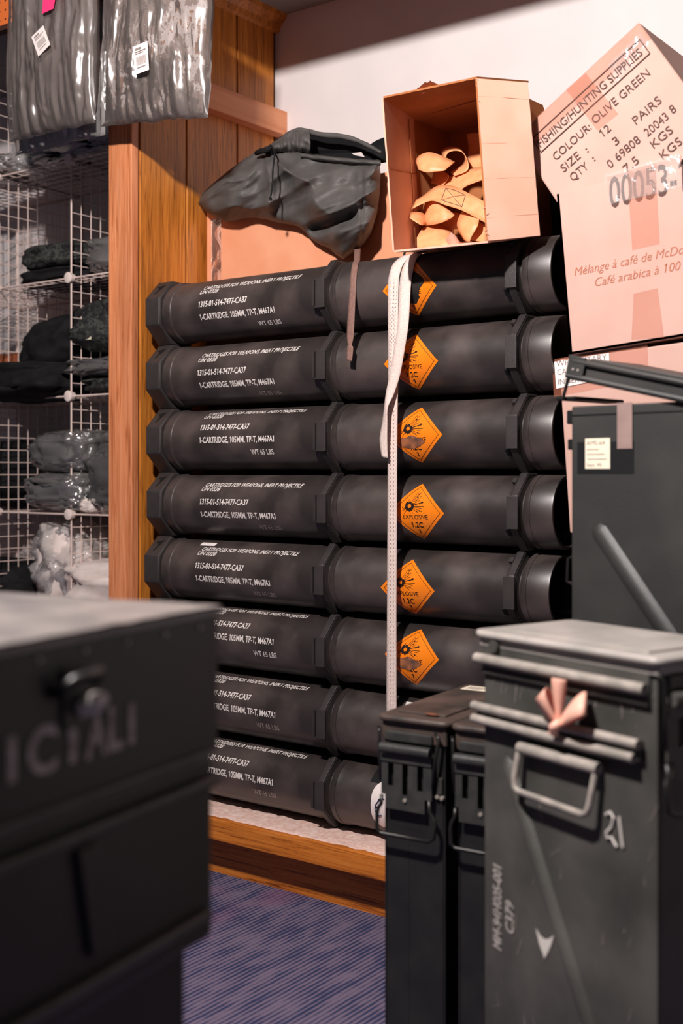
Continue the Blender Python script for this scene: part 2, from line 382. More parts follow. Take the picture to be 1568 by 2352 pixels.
# ================================================================== TUBES
X0, YC, TR, SP = -2.252, 2.264, 0.0755, 0.165
def lx(X): return X - X0
def octa(x0, x1, af=.0825, r=.006):
    R8 = af/math.cos(math.pi/8); th = math.pi/8
    pr = [(x0, R8*.93), (x0+.006, R8), (x1-.003, R8), (x1, R8*.975)]
    return MB().lathe_x(pr, 8, th)
ME_cap = None
def tube_meshes():
    d = {}
    # body with fine grooves
    g = [(.060,.070),(.064,.0705),(.064,.0775),(.066,.0785),(.0885,.0785),(.0895,.0765),(.0905,.0765),(.0915,TR),
         (lx(-1.690),TR),(lx(-1.662),TR),(lx(-1.661),.066),(lx(-1.651),.066),(lx(-1.650),.0775),(lx(-1.648),.0785),(lx(-1.637),.0785),(lx(-1.6365),.0768),(lx(-1.6345),.0768),(lx(-1.634),.0780),(lx(-1.622),TR),
         (lx(-1.195),TR),(lx(-1.170),TR),(lx(-1.169),.066),(lx(-1.161),.066),(lx(-1.160),.0775),(lx(-1.158),.0785),(lx(-1.147),.0785),(lx(-1.1465),.0768),(lx(-1.1445),.0768),(lx(-1.144),.0782),
         (lx(-1.099),.0775),(lx(-1.096),.0765),(lx(-1.096),.0715),(lx(-1.098),.0705),(lx(-1.165),.0700),(lx(-1.166),.001)]
    d['body'] = MB().lathe_x(g, 72).mesh('body', 30)
    d['end_cap'] = MB().lathe_x([(0,.062),(.003,.070),(.008,.0893),(.056,.0893),(.060,.087),(.0605,.068)], 8, math.pi/8).mesh('end_cap', 20)
    d['ring'] = octa(0, .024).mesh('ring', 20)
    # raised plate on the front flat of a ring
    m = MB().box(-.001,.025,-.0865,-.0815,-.034,.034); d['plate'] = m.mesh('plate')
    m = MB().box(-.010,-.0035,-.0875,-.080,-.030,.030).box(-.0045,0,-.0855,-.080,-.0335,-.030).box(-.0045,0,-.0855,-.080,.030,.0335); d['tab'] = m.mesh('tab')
    c = math.sqrt(.5)
    fn = lambda a,b,h: (a, (-.0825-h)*c - b*c*-1*-1, 0)
    # lug prism: black colour paints in a notch's shadow on the upper front chamfer
    def ch(a, b, h): # a along x, b along the chamfer (up-back), h outward
        n = Vector((0,-c,c)); t = Vector((0,c,c)); p = n*(.0825+h) + t*b; return (a, p.y, p.z)
    d['notch_shade'] = MB().prism([(.020,.012),(.046,.020),(.040,.002),(.034,-.014),(.028,-.018),(.033,-.002),(.030,.006)], -.003, .0006, ch).mesh('notch_shade')
    d['clip'] = MB().prism([(-.004,.004),(.006,.004),(.006,.016),(-.004,.016)], -.004, .002, ch).mesh('clip')
    def cl(a, b, h):
        n = Vector((0,-c,-c)); t = Vector((0,-c,c)); p = n*(.0825+h) + t*b; return (a, p.y, p.z)
    d['catch'] = MB().prism([(-.008,.012),(.006,.012),(.006,.030),(-.008,.030)], -.012, -.002, cl).mesh('catch')
    # lettering wrapped round the body
    def wrap(mb, s, xa, xb, th, cap, bold=.0, shear=0., r=TR+.0004):
        vs, fs = text_geo(s, bold, shear); out = []
        for x, y in vs:
            a = R(th) + y*cap/r; out.append((lx(xa)+x*(xb-xa), -r*math.cos(a), r*math.sin(a)))
        mb.add(out, fs)
    m = MB(); wrap(m, 'CARTRIDGES FOR WEAPONS, INERT PROJECTILE', -2.059, -1.749, 38.5, .0116, .014, .40)
    wrap(m, 'UN 0328', -2.066, -2.004, 28.5, .0106, .014, .40)
    d['text_a'] = m.mesh('lettering')
    m = MB(); wrap(m, '1315-01-514-7477-CA37', -2.063, -1.903, 2.5, .0140, .022, .12); d['text_b'] = m.mesh('lettering')
    m = MB(); wrap(m, '1-CARTRIDGE, 105MM, TP-T, M467A1', -2.062, -1.821, -22, .0146, .022, .0); d['text_c'] = m.mesh('lettering')
    m = MB(); wrap(m, 'WT 65 LBS', -1.885, -1.814, -46, .0134, .014, .0); d['text_d'] = m.mesh('lettering')
    # hazard diamond, flat size 100 mm, wrapped about theta 0 at local x 0
    def wp(x, s, r): a = s/r; return (x, -TR_ * math.cos(a) if False else -r*math.cos(a), r*math.sin(a))
    D = .0705
    m = MB(); m.grid(lambda u, v: wp(D*(u-v), D*(u+v-1), TR+.0005), 17, 17); d['diamond'] = m.mesh('hazard_label', 180)
    m = MB(); rr = TR+.0009
    def line(x0,s0,x1,s1,wd,nn=10):
        dx, ds = x1-x0, s1-s0; ln = math.hypot(dx, ds); ox, os = -ds/ln*wd/2, dx/ln*wd/2
        m.grid(lambda u, v: wp(x0+dx*u+ox*(2*v-1), s0+ds*u+os*(2*v-1), rr), nn, 2)
    q = D*.86
    for a in ((0,q,q,0),(q,0,0,-q),(0,-q,-q,0),(-q,0,0,q)): line(*a, .0009)
    def tw(s, x0, x1, s0, cap, bold):
        vs, fs = text_geo(s, bold); m.add([wp(x0+x*(x1-x0), s0+y*cap, rr) for x, y in vs], fs)
    tw('EXPLOSIVE', -.0345, .0285, -.014, .0095, .006); tw('1.2C', -.016, .0135, -.0335, .0125, .015); tw('1', -.003, .0025, -.0485, .010, .01)
    rnd = random.Random(3); cx, cs = -.018, .014
    def blob(bx, bs, r0, nn=10, jag=.45):
        pts = [(bx+r0*(1-jag*rnd.random())*math.cos(2*math.pi*k/nn), bs+r0*(1-jag*rnd.random())*math.sin(2*math.pi*k/nn)) for k in range(nn)]
        m.add([wp(a, b, rr) for a, b in pts], [tuple(range(nn))])
    for k in range(9):
        a = R(k*40+rnd.uniform(-12,12)); blob(cx+.0085*math.cos(a), cs+.0075*math.sin(a), .0052)
    for a, r0, r1, wd in ((15,.01,.036,.0018),(0,.01,.038,.0011),(-8,.012,.033,.0008),(-20,.012,.034,.0009),(-32,.012,.028,.0009),(28,.012,.03,.0007),(40,.014,.036,.0008),(52,.014,.04,.0009),(62,.012,.036,.0007),(-130,.01,.022,.0009),(-150,.01,.02,.0008),(200,.01,.018,.0008),(100,.01,.016,.001),(-60,.012,.018,.0006)):
        c_, s_ = math.cos(R(a)), math.sin(R(a)); line(cx+r0*c_, cs+r0*s_, cx+r1*c_, cs+r1*s_, wd, 4)
    for a, r0, b0 in ((16,.033,.0038),(14,.026,.0024),(-20,.028,.0022),(-30,.022,.0017),(48,.028,.0022),(56,.034,.002),(38,.022,.0018),(190,.018,.002),(-150,.019,.0016)):
        blob(cx+r0*math.cos(R(a)), cs+r0*math.sin(R(a)), b0, 7, .5)
    d['print'] = m.mesh('print')
    def patch(rad, sx, ss, seed, mx, ms):
        m2 = MB(); rq = TR+.0012; nn = 28
        ring = [(mx+sx*(1+.5*noise.noise((math.cos(2*math.pi*k/nn)*1.7, math.sin(2*math.pi*k/nn)*1.7, seed)))*math.cos(2*math.pi*k/nn),
                 ms+ss*(1+.5*noise.noise((math.cos(2*math.pi*k/nn)*1.7+9, math.sin(2*math.pi*k/nn)*1.7, seed)))*math.sin(2*math.pi*k/nn)) for k in range(nn)]
        m2.grid(lambda u, v: wp(mx+(ring[int(round(u*nn))%nn][0]-mx)*v, ms+(ring[int(round(u*nn))%nn][1]-ms)*v, rq), nn, 5, True)
        return m2.mesh('smear', 180)
    d['soot'] = patch(.04, .038, .040, 2.0, -.006, .002)
    d['scuff'] = patch(.03, .034, .013, 5.0, -.012, -.016)
    m = MB(); wrap(m, 'CA37', -1.128, -1.106, -142, .010, .0, 0, .0698); d['inner'] = m.mesh('lettering')
    def wrect(xa, xb, ta, tb, r=TR+.0008, nn=14, round_=False):
        m2 = MB()
        def f(u, v):
            a = R(ta+(tb-ta)*v); x = lx(xa)+(lx(xb)-lx(xa))*u
            if round_: x += (1-u)*.018*(2*v-1)**4
            return (x, -r*math.cos(a), r*math.sin(a))
        m2.grid(f, 6, nn); return m2
    d['wrect'] = wrect
    return d
TM = tube_meshes()
specs = [ # text turn (deg), text shift, sticker X, sticker angle, faded weight text, label
 (-3, 0, -1.436, -8, False, 'uppermost black tube, its hazard diamond blackened, under the webbing carton'),
 (-7, -.004, -1.433, -6, True, 'second black tube from the top, with a crisp diamond crossed by the loose strap'),
 (15, -.001, -1.424, -1, False, 'third black tube from the top, dusty, with a diamond scuffed across its middle'),
 (0, 0, -1.421, -4, True, 'fourth black tube from the top, level with the eye, glossy hazard diamond'),
 (4, -.008, -1.437, -6, True, 'fifth black tube from the top, small white paper by its first lettering'),
 (24, 0, -1.430, 8, False, 'sixth black tube from the top, its diamond worn to a grey smear'),
 (18, .004, -1.430, 4, True, 'seventh black tube from the top, mostly behind the dark cans'),
 (21, 0, -1.43, 0, True, 'lowest black tube resting on the pink felt, white handwritten label'),
]
for i, (tt, ts, sx, sa, fade, lab) in enumerate(specs):
    zc = .9075 + SP*(3-i)
    t = thing('ammunition_tube', lab, 'ammunition tube', (X0, YC, zc), 0, 'black ammunition tubes stacked on the platform')
    dx = (0, .001, .003, .004, -.004, 0, .002, -.002)[i]
    t.location.x += dx
    link('body', TM['body'], M_tube, t); cap = link('end_cap', TM['end_cap'], M_ring, t, bevel=.0025); link('notch_shade', TM['notch_shade'], M_black, cap)
    for nm, X in (('middle_ring', -1.686), ('mouth_ring', -1.194)):
        r = link(nm, TM['ring'], M_ring, t, bevel=.0025); r.location.x = lx(X)
        p = link('plate', TM['plate'], M_ring, r, bevel=.001)
        if nm == 'middle_ring': link('tab', TM['tab'], M_ring, r)
        else: link('clip', TM['clip'], M_ring, r); link('catch', TM['catch'], M_black, r)
    for k in ('text_a', 'text_b', 'text_c', 'text_d'):
        me = TM[k]
        if k == 'text_d' and fade: me = me.copy(); me.materials.clear(); me.materials.append(M_faded_ink)
        o = link('lettering', me, M_white_ink, t); o.rotation_euler.x = -R(tt); o.location.x = ts + (-.014 if (k == 'text_d' and i == 2) else 0)
    o = link('lettering', TM['inner'], M_faded_ink, t)
    if i < 7:
        s = link('hazard_label', TM['diamond'], M_orange, t); s.location.x = lx(sx); s.rotation_euler.x = -R(sa)
        link('print', TM['print'], M_ink, s)
        if i == 0: link('smear', TM['soot'], M_soot, s)
        if i in (2, 5): link('smear', TM['scuff'], M_scuff, s)
    if i == 4: TM['wrect'](-2.085, -2.035, 56, 66).build('paper_label', M_paper, t, smooth=180)
    if i == 6: TM['wrect'](-1.475, -1.37, 28, 62).build('paper_label', M_paper, t, smooth=180)
    if i == 7:
        p = TM['wrect'](-1.536, -1.40, -40, 42, round_=True).build('paper_label', M_paper, t, smooth=180)
        TM['wrect'](-1.548, -1.40, 38, 68, r=TR+.0005).build('black_tape', M_black, t, smooth=180)
        hw = MB(); rr = TR+.0022
        pts = [(-1.508,14),(-1.516,8),(-1.522,2),(-1.524,-6),(-1.520,-13),(-1.514,-16),(-1.508,-14)]
        hw.tube([(lx(x), -rr*math.cos(R(a)), rr*math.sin(R(a))) for x, a in pts], .0012, 5)
        hw.tube([(lx(x), -rr*math.cos(R(a)), rr*math.sin(R(a))) for x, a in [(-1.524,-2),(-1.514,0)]], .0012, 5)
        hw.tube([(lx(x), -rr*math.cos(R(a)), rr*math.sin(R(a))) for x, a in [(-1.516,10),(-1.508,15),(-1.500,13)]], .0012, 5)
        hw.build('handwriting', flat('blue_ink', srgb(40,44,80)), p)

# ================================================================== LARGE CARTON BEHIND THE TUBES
dc = thing('dark_backing', 'tall black chest added behind the stacked tubes to darken their gaps', 'backing', (-2.275, 2.45, .166))  # added black block: darkens the gaps between tubes and carries the carton
MB().box(0, 1.16, 0, .285, 0, 1.17).build('body', M_crate, dc, bevel=.004)
MB().box(-.002, 1.162, -.002, .287, 1.17, 1.223).build('lid', M_crate, dc, bevel=.004)
d2 = thing('dark_backdrop', 'black case added behind the webbing carton to darken the gap, right of the large carton', 'case', (-1.40, 2.45, 1.392))  # added black block filling a gap that is only in deep shadow
MB().box(0, .27, 0, .28, 0, .25).build('body', M_crate, d2, bevel=.004)
MB().box(-.002, .272, -.002, .282, .25, .29).build('lid', M_crate, d2, bevel=.004)
bc = thing('large_carton', 'large orange-brown carton standing behind the top tube', 'carton', (-2.275, 2.445, .168))
MB().box(0, .86, 0, .29, 1.225, 1.565).build('body', M_card_o, bc, bevel=.004)
MB().box(.02, .055, -.0008, -.0002, 1.23, 1.52).build('tape', M_tape, bc)
MB().box(.74, .80, -.0008, -.0002, 1.23, 1.56).build('tape', M_tape, bc)

# ================================================================== WEBBING CARTON ON TOP OF THE TUBES
def panel(mb, quad, th, n):   # quad 4 pts in order; n thickness direction
    n = Vector(n)*th; q = [Vector(p) for p in quad]; vs = q + [p+n for p in q]
    mb.add(vs, [(0,1,2,3),(7,6,5,4),(0,4,5,1),(1,5,6,2),(2,6,7,3),(3,7,4,0)])
def torn(mb, a, b, c, d, th, n, edge=20, amp=.003, seed=1, warp=1.0):
    """a sheet a-b (outer, torn) to d-c, thick th"""
    a, b, c, d = map(Vector, (a, b, c, d)); nv = Vector(n)
    def f(u, v, o):
        p = a.lerp(b, u).lerp(d.lerp(c, u), v)
        k = (1-v)**6
        p += (a-d).normalized()*amp*k*(noise.noise((u*14, seed, o)) + .6*noise.noise((u*40, seed, 2)))
        p += nv*(.006*noise.noise((u*3, v*3, seed))*16*u*(1-u)*v*(1-v)*warp)
        return p + nv*(th if o else 0)
    mb.grid(lambda u, v: f(u, v, 0), edge, 6); o1 = len(mb.v) - edge*6
    mb.grid(lambda u, v: f(u, v, 1), edge, 6); o2 = o1 + edge*6
    E = edge; bd = [i for i in range(E)] + [j*E+E-1 for j in range(1,6)] + [5*E+i for i in range(E-2,-1,-1)] + [j*E for j in range(4,0,-1)]
    for k in range(len(bd)):
        x, y = bd[k], bd[(k+1) % len(bd)]; mb.f.append((o1+x, o1+y, o2+y, o2+x))
wc = thing('webbing_carton', 'open carton lying on its side full of peach webbing on the top tube', 'carton', (-1.33, 2.28, 1.486))
FTL, FBL = Vector((-1.4365, 2.09, 1.782)), Vector((-1.4087, 2.09, 1.457))
FTR, FBR = Vector((-1.209, 2.09, 1.7795)), Vector((-1.184, 2.09, 1.451))
HTL, HBL = Vector((-1.486, 2.285, 1.793)), Vector((-1.470, 2.285, 1.492))
HTR, HBR = Vector((-1.188, 2.270, 1.814)), Vector((-1.167, 2.282, 1.492))
dB = Vector((0, .155, .004))
def wpan(nm, q, n, mat, seed, amp=.003):
    mb = MB(); torn(mb, *q, .004, n, seed=seed, amp=amp); return mb.build(nm, mat, wc, world=True, smooth=40)
wpan('left_flap', (FTL, FBL, HBL, HTL), (-1,0,0), M_card, 1)
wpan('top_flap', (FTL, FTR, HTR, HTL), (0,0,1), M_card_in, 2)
wpan('bottom_flap', (FBL, FBR, HBR, HBL), (0,0,-1), M_card, 3)
OT, OB = Vector((-1.1325, 2.161, 1.775)), Vector((-1.1127, 2.1755, 1.467))
flo = wpan('right_flap', (OT, OB, FBR, FTR), (-.63,.78,0), M_card, 4, .002)
HTR = Vector((-1.235, 2.275, 1.806)); HBR = Vector((-1.215, 2.282, 1.490))
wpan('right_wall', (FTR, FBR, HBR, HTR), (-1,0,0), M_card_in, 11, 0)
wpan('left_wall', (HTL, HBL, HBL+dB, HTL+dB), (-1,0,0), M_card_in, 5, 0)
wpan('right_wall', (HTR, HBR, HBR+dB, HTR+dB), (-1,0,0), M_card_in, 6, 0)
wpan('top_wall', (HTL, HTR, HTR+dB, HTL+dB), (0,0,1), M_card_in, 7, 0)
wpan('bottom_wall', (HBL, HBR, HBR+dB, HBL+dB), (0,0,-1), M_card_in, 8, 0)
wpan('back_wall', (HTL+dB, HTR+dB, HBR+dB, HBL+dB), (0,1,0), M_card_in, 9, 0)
for tz in (.11, .86, .40, .62):
    a = FTR.lerp(FBR, tz); b = OT.lerp(OB, tz)
    MB().tube([a, a.lerp(b,.5)+Vector((0,0,.001)), b], .0006 if tz in (.11,.86) else .0003, 5).build('score_line', M_card, flo, world=True)
MB().tube([FTL.lerp(FBL,.47)+Vector((.002,.002,0)), HTL.lerp(HBL,.42)+Vector((.002,0,0))], .001, 5).build('crease', M_card_in, wc, world=True)
MB().tube([FTL.lerp(HTL,.78)+Vector((.003,0,-.01)), FBL.lerp(HBL,.78)+Vector((.003,0,.01))], .001, 5).build('crease', M_card_in, wc, world=True)
lm = MB()
lm.grid(lambda u, v: FTL.lerp(FTR, .35+.25*u) + Vector((0, .004+.03*v, .004 + .012*math.sin(math.pi*u)*(1-.5*v) + .006*noise.noise((u*9, v*5, 3)))), 14, 5)
lm.build('torn_liner', M_card, wc, world=True, smooth=60)
lm = MB()
lm.grid(lambda u, v: FBL.lerp(FBR, .55+.26*u) + Vector((0, .004+.012*v, .004 + .020*(1-v)*(1+.6*noise.noise((u*6,1,2)))*math.sin(math.pi*min(1,u*1.6+.12)) )), 10, 4)
lm.build('torn_liner', M_card, wc, world=True, smooth=60)
for k in range(26):     # frayed corner fibres
    rf = random.Random(k); e = FTR.lerp(FBR, rf.choice((0,.02,.05,.93,.96,1.0,rf.random())))
    d_ = Vector((rf.uniform(-.006,.006), -rf.uniform(.001,.006), rf.uniform(-.006,.006)))
    if k < 14: MB().tube([e, e+d_*.6, e+d_+Vector((0,0,.002))], .0006, 4).build('frayed_fibre', M_card, wc, world=True)

# peach webbing pieces, traced band by band inside the carton
def cr(P, t):
    n = len(P)-1; x = min(max(t*n, 0), n-1e-6); i = int(x); f = x-i
    p0, p1, p2, p3 = P[max(i-1,0)], P[i], P[i+1], P[min(i+2,n)]
    return p1*.5*2 if n == 0 else 0.5*((2*p1) + (p2-p0)*f + (2*p0-5*p1+4*p2-p3)*f*f + (3*p1-p0-3*p2+p3)*f**3)
def atYh(px, Y, h):
    t = (px-CX)/F_PX; c, q = math.cos(YAW), math.sin(YAW)
    return Vector((Y*(c*t-q)/(q*t+c), Y, h))
def over(px0, px1, th, lift=.0015, i=0):      # a pair on the surface of tube i at angle th
    zc = .9075 + SP*(3-i); r = TR + lift; Y = YC - r*math.cos(R(th)); h = zc + r*math.sin(R(th))
    return (atYh(px0, Y, h), atYh(px1, Y, h))
def ribbon(name, mat, pairs, nseg=36, parent=None, thick=.0014, nv=4):
    A = [p[0] if isinstance(p[0], Vector) else onY(*p[0]) for p in pairs]; B = [p[1] if isinstance(p[1], Vector) else onY(*p[1]) for p in pairs]
    mb = MB(); mb.grid(lambda u, v: cr(A, u).lerp(cr(B, u), v), nseg, nv)
    return mb.build(name, mat, parent, world=bool(parent), smooth=180, solid=thick)
webs = [
 ('broad peach band arching over the front of the tangle, cross-stitched', [((1118,466,2.235),(1118,514,2.225)),((1074,443,2.245),(1062,484,2.225)),((1039,427,2.26),(1022,471,2.225)),((1002,428,2.27),(993,461,2.235)),((968,452,2.265),(965,470,2.235)),((938,468,2.245),(936,486,2.225)),((927,476,2.235),(930,492,2.218)),((940,486,2.225),(948,506,2.212)),((966,488,2.25),(969,517,2.222)),((978,494,2.285),(984,512,2.26))]),
 ('short triangular peach fold below the broad arching band', [((973,466,2.30),(969,514,2.30)),((990,462,2.255),(978,518,2.245)),((1020,474,2.24),(1012,512,2.23)),((1044,494,2.25),(1036,501,2.24))]),
 ('peach band bulging up from the lower left corner of the webbing carton', [((957,546,2.225),(958,572,2.215)),((970,526,2.24),(975,572,2.212)),((990,516,2.255),(1000,570,2.208)),((1018,518,2.265),(1024,566,2.21)),((1038,532,2.275),(1044,560,2.22))]),
 ('peach end folded flat at the lower right of the tangle', [((1060,486,2.25),(1100,504,2.225)),((1050,510,2.235),(1096,520,2.212)),((1052,528,2.23),(1082,544,2.208)),((1066,552,2.225),(1078,556,2.21))]),
 ('peach band rising from the carton floor at the right, by the flap', [((1098,508,2.26),(1116,520,2.25)),((1084,530,2.24),(1116,545,2.232)),((1080,552,2.232),(1114,556,2.22))]),
 ('wide peach band sloping up to the right behind the arching band', [((990,428,2.31),(1010,438,2.285)),((1012,424,2.30),(1050,440,2.27)),((1046,398,2.295),(1070,428,2.265)),((1080,389,2.29),(1100,416,2.26)),((1112,383,2.285),(1116,412,2.255))]),
 ('curled peach loop at the upper left of the tangle', [((1044,372,2.28),(1020,392,2.25)),((1012,357,2.27),(1000,394,2.245)),((985,350,2.265),(980,396,2.24)),((962,358,2.265),(962,390,2.245)),((955,374,2.275),(962,386,2.26)),((968,393,2.30),(984,396,2.29)),((992,385,2.33),(1008,392,2.32)),((994,402,2.325),(1026,398,2.30)),((990,420,2.31),(1030,408,2.285)),((1000,424,2.30),(1016,428,2.29))]),
 ('small peach loop standing up at the back of the webbing carton', [((1016,362,2.315),(1022,374,2.29)),((1014,345,2.315),(1026,354,2.29)),((1030,337,2.315),(1042,346,2.29)),((1054,340,2.315),(1062,350,2.29)),((1066,358,2.315),(1074,372,2.285)),((1062,378,2.31),(1072,392,2.28)),((1034,396,2.30),(1044,404,2.28))]),
 ('shaded peach band leaning at the back right of the webbing carton', [((1072,308,2.36),(1112,302,2.355)),((1076,340,2.35),(1112,338,2.345)),((1074,366,2.335),(1114,362,2.33)),((1080,386,2.32),(1116,384,2.31))]),
 ('peach band lying along the carton floor, mostly covered', [((1000,520,2.32),(1002,545,2.30)),((1020,498,2.31),(1034,530,2.28)),((1046,488,2.30),(1062,522,2.275)),((1072,500,2.29),(1080,530,2.27))]),
]
for lab, pr in webs:
    o = ribbon('webbing_band', M_peach, pr); tag(o, lab, 'webbing', 'peach webbing in the open carton')
st = MB()
P = [onY(*p) for p in ((1041,446,2.231),(1066,446,2.231),(1074,462,2.225),(1052,474,2.222),(1036,468,2.226))]
off = Vector((0,-.003,.001))
# cross-stitch sewn on the broad band
bo = [o for o in COL.objects if o.get('label','').startswith('broad peach')][0]
A = [onY(*p[0]) for p in webs[0][1]]; B = [onY(*p[1]) for p in webs[0][1]]
def bw(u, v): return cr(A, u).lerp(cr(B, u), v) + Vector((.001,-.0022,.001))
for (a, b, c, d) in ((.12,.2,.26,.2),(.26,.2,.26,.85),(.26,.85,.12,.85),(.12,.85,.12,.2),(.12,.2,.26,.85),(.12,.85,.26,.2)):
    st.tube([bw(a+(c-a)*k/5, b+(d-b)*k/5) for k in range(6)], .0005, 4)
st.build('cross_stitch', M_brown, bo)

# ================================================================== DARK NYLON HOOD BAG
pon = thing('nylon_hood', 'crumpled dark grey nylon hood draped over the large carton', 'hood', (-1.75, 2.44, 1.55))
outl = [(455,466),(463,446),(490,420),(522,394),(556,368),(585,350),(612,342),(640,342),(680,344),(720,352),(760,362),(800,372),(838,370),(870,366),(874,400),(873,440),(866,490),(852,536),(836,560),(812,580),(788,596),(770,584),(755,570),(735,562),(715,550),(700,532),(684,520),(668,516),(640,512),(612,504),(585,500),(560,502),(540,508),(520,510),(496,500),(472,486)]
def resample(pts, n):
    P = [Vector(p) for p in pts]; P.append(P[0]); seg = [(P[i+1]-P[i]).length for i in range(len(P)-1)]; tot = sum(seg); out = []
    for k in range(n):
        d = tot*k/n; i = 0
        while d > seg[i]: d -= seg[i]; i += 1
        out.append(P[i].lerp(P[i+1], d/seg[i]))
    return out
NP, KP = 220, 44
oo = resample(outl, NP)
def poncho(u, v, front=True):
    o = oo[int(round(u*NP)) % NP]
    spine = Vector((min(max(o.x, 540), 830), 430 + (o.x-540)*.09)) if True else None
    p = o.lerp(spine, v)
    k = math.sqrt(max(0, 1-(1-v)**2))
    kx, ky = p.x-610, p.y-345
    ang = math.atan2(ky, kx); rad = math.hypot(kx, ky)
    nz = lambda s, q: noise.noise((p.x/s, p.y/s, q))
    f = (1-abs(math.sin(ang*4.2+1.6*nz(90, 1)))) * min(rad/90, 1)
    f2 = 1-abs(noise.noise(((p.x*.45+p.y*.9)/46, (p.y*.45-p.x*.9)/150, 7)))*2
    f3 = nz(60, 4)
    dip = -0.05*math.exp(-(((p.x-800)*.35+(p.y-500))**2)/260.0) * (1 if 690 < p.x < 825 else 0)*min(1, max(0,(p.x-690)/30))*min(1, max(0,(825-p.x)/20))
    hem = .006*math.exp(-((p.x-(832-.0*p.y))/4.0)**2)
    dep = .052*k + (.034*f + .018*f2 + .026*f3 + .004*(1-2*abs(noise.noise(((p.x*.5+p.y*.85)/16, (p.y*.5-p.x*.85)/60, 3)))))*min(1, k*1.2) + dip*min(1,k*1.3) - hem
    Y = 2.425 - max(dep, -.004)
    if p.x > 700: Y -= .02*min(1,(p.x-700)/100)*k
    return onY(p.x, p.y, Y)
mb = MB(); mb.grid(lambda u, v: poncho(u, v), NP, KP, True)
# flat back
o0 = len(mb.v); mb.v += [tuple(onY(p.x, p.y, 2.436)) for p in oo]; mb.f.append(tuple(range(o0, o0+NP))); 
for i in range(NP): mb.f.append((i, (i+1) % NP, o0+(i+1) % NP, o0+i))
pb = mb.build('body', M_poncho, pon, world=True, smooth=180)
bm_ = bmesh.new(); bm_.from_mesh(pb.data); bmesh.ops.remove_doubles(bm_, verts=bm_.verts, dist=.0006); bmesh.ops.recalc_face_normals(bm_, faces=bm_.faces); bm_.to_mesh(pb.data); bm_.free()
pb.data.polygons.foreach_set('use_smooth', [True]*len(pb.data.polygons))
# back sheet with its eyelet hole, rising above the body, coloured black for the hood's inner shadow
bo_ = [(588,352),(608,338),(628,330),(652,312),(672,300),(690,297),(712,302),(740,308),(775,310),(800,314),(825,322),(850,332),(866,322),(882,316),(890,350),(888,372),(860,378),(800,384),(740,372),(680,356)]
hole = [(806,352),(830,349),(838,361),(816,357)]
def sheet(name, mat, poly, hl, Yf, parent, thick=.003):
    P3 = [onY(x, y, Yf(x, y)) for x, y in poly]; H3 = [onY(x, y, Yf(x, y)) for x, y in hl] if hl else []
    P2 = [Vector((x, -y, 0)) for x, y in poly]; H2 = [Vector((x, -y, 0)) for x, y in hl] if hl else []
    tris = tessellate_polygon([P2, H2] if hl else [P2])
    mb = MB(); mb.add(P3+H3, [tuple(t) for t in tris]); return mb.build(name, mat, parent, world=True, smooth=60, solid=thick)
sheet('shaded_back_sheet', M_hood_shade, bo_, hole, lambda x, y: 2.455-.0*(x-588), pon)
# rolled brim along the upper edge and the rumpled crown at the knot
brim = [(640,326),(655,312),(672,302),(690,299),(715,304),(742,310),(775,312),(802,317),(828,326),(852,338),(874,350)]
mb = MB(); pts = [onY(x, y, 2.40) for x, y in brim]
mb.tube([cr(pts, k/40) for k in range(41)], [.004+.003*math.sin(math.pi*k/40)+.002*noise.noise((k*.3,1,1)) for k in range(41)], 10)
mb.build('brim', M_poncho, pon, world=True, smooth=180)
def crown(u, v):
    x = 608 + 104*u; top = 340 - 42*math.sin(min(1, u*1.15)*math.pi*.55)**1.2 ; bot = 350 + 2*u
    y = top + (bot-top)*v
    Y = 2.40 - .03*math.sin(math.pi*v) + .016*noise.noise((x/16, y/30, 2)) + .01*noise.noise((x/7, y/14, 5))
    return onY(x, y, Y)
mb = MB(); mb.grid(crown, 30, 14); mb.build('crown', M_poncho, pon, world=True, smooth=180, solid=.003)
def lip(u, v):
    x = 690 + 184*u; y = 352 + 22*u*(1.1-.3*u) + v*10
    return onY(x, y, 2.375 - .012*math.sin(math.pi*v) + .008*noise.noise((u*9, v, 4)))
mb = MB(); mb.grid(lip, 40, 5); mb.build('lip', M_poncho, pon, world=True, smooth=180, solid=.003)
cord = [(622,334,2.35),(630,350,2.325),(628,375,2.305),(626,400,2.296),(625,425,2.292),(622,450,2.290)]
mb = MB(); pts = [onY(*p) for p in cord]; mb.tube([cr(pts, k/20) for k in range(21)], .0022, 7); 
mb.build('drawcord', M_cloth, pon, world=True, smooth=180)
MB().tube([onY(620,452,2.290), onY(622,460,2.290)], .0035, 7).build('cord_end', M_cloth, pon, world=True)
MB().tube([onY(588,352,2.37), onY(600,347,2.36), onY(614,344,2.355), onY(624,336,2.36)], [.006,.008,.007,.006], 8).build('cord_knot', M_cloth, pon, world=True, smooth=180)

# brown tape hanging over the upper two tubes
o = ribbon('hanging_tape', M_brown, [((814,568,2.40),(828,568,2.40)),over(812,826,95,.002),over(811,825,75,.002),over(808,822,50,.002),over(805,819,25,.002),over(803,817,0,.003),((800,708,2.180),(815,708,2.180)),((797,750,2.176),(813,750,2.172)),((797,778,2.17),(811,778,2.17)),((799,792,2.168),(808,792,2.168)),((797,800,2.166),(811,800,2.166)),((796,828,2.164),(808,830,2.164))], 50)
tag(o, 'narrow brown tape with a knotted end hanging over the upper two tubes', 'tape')

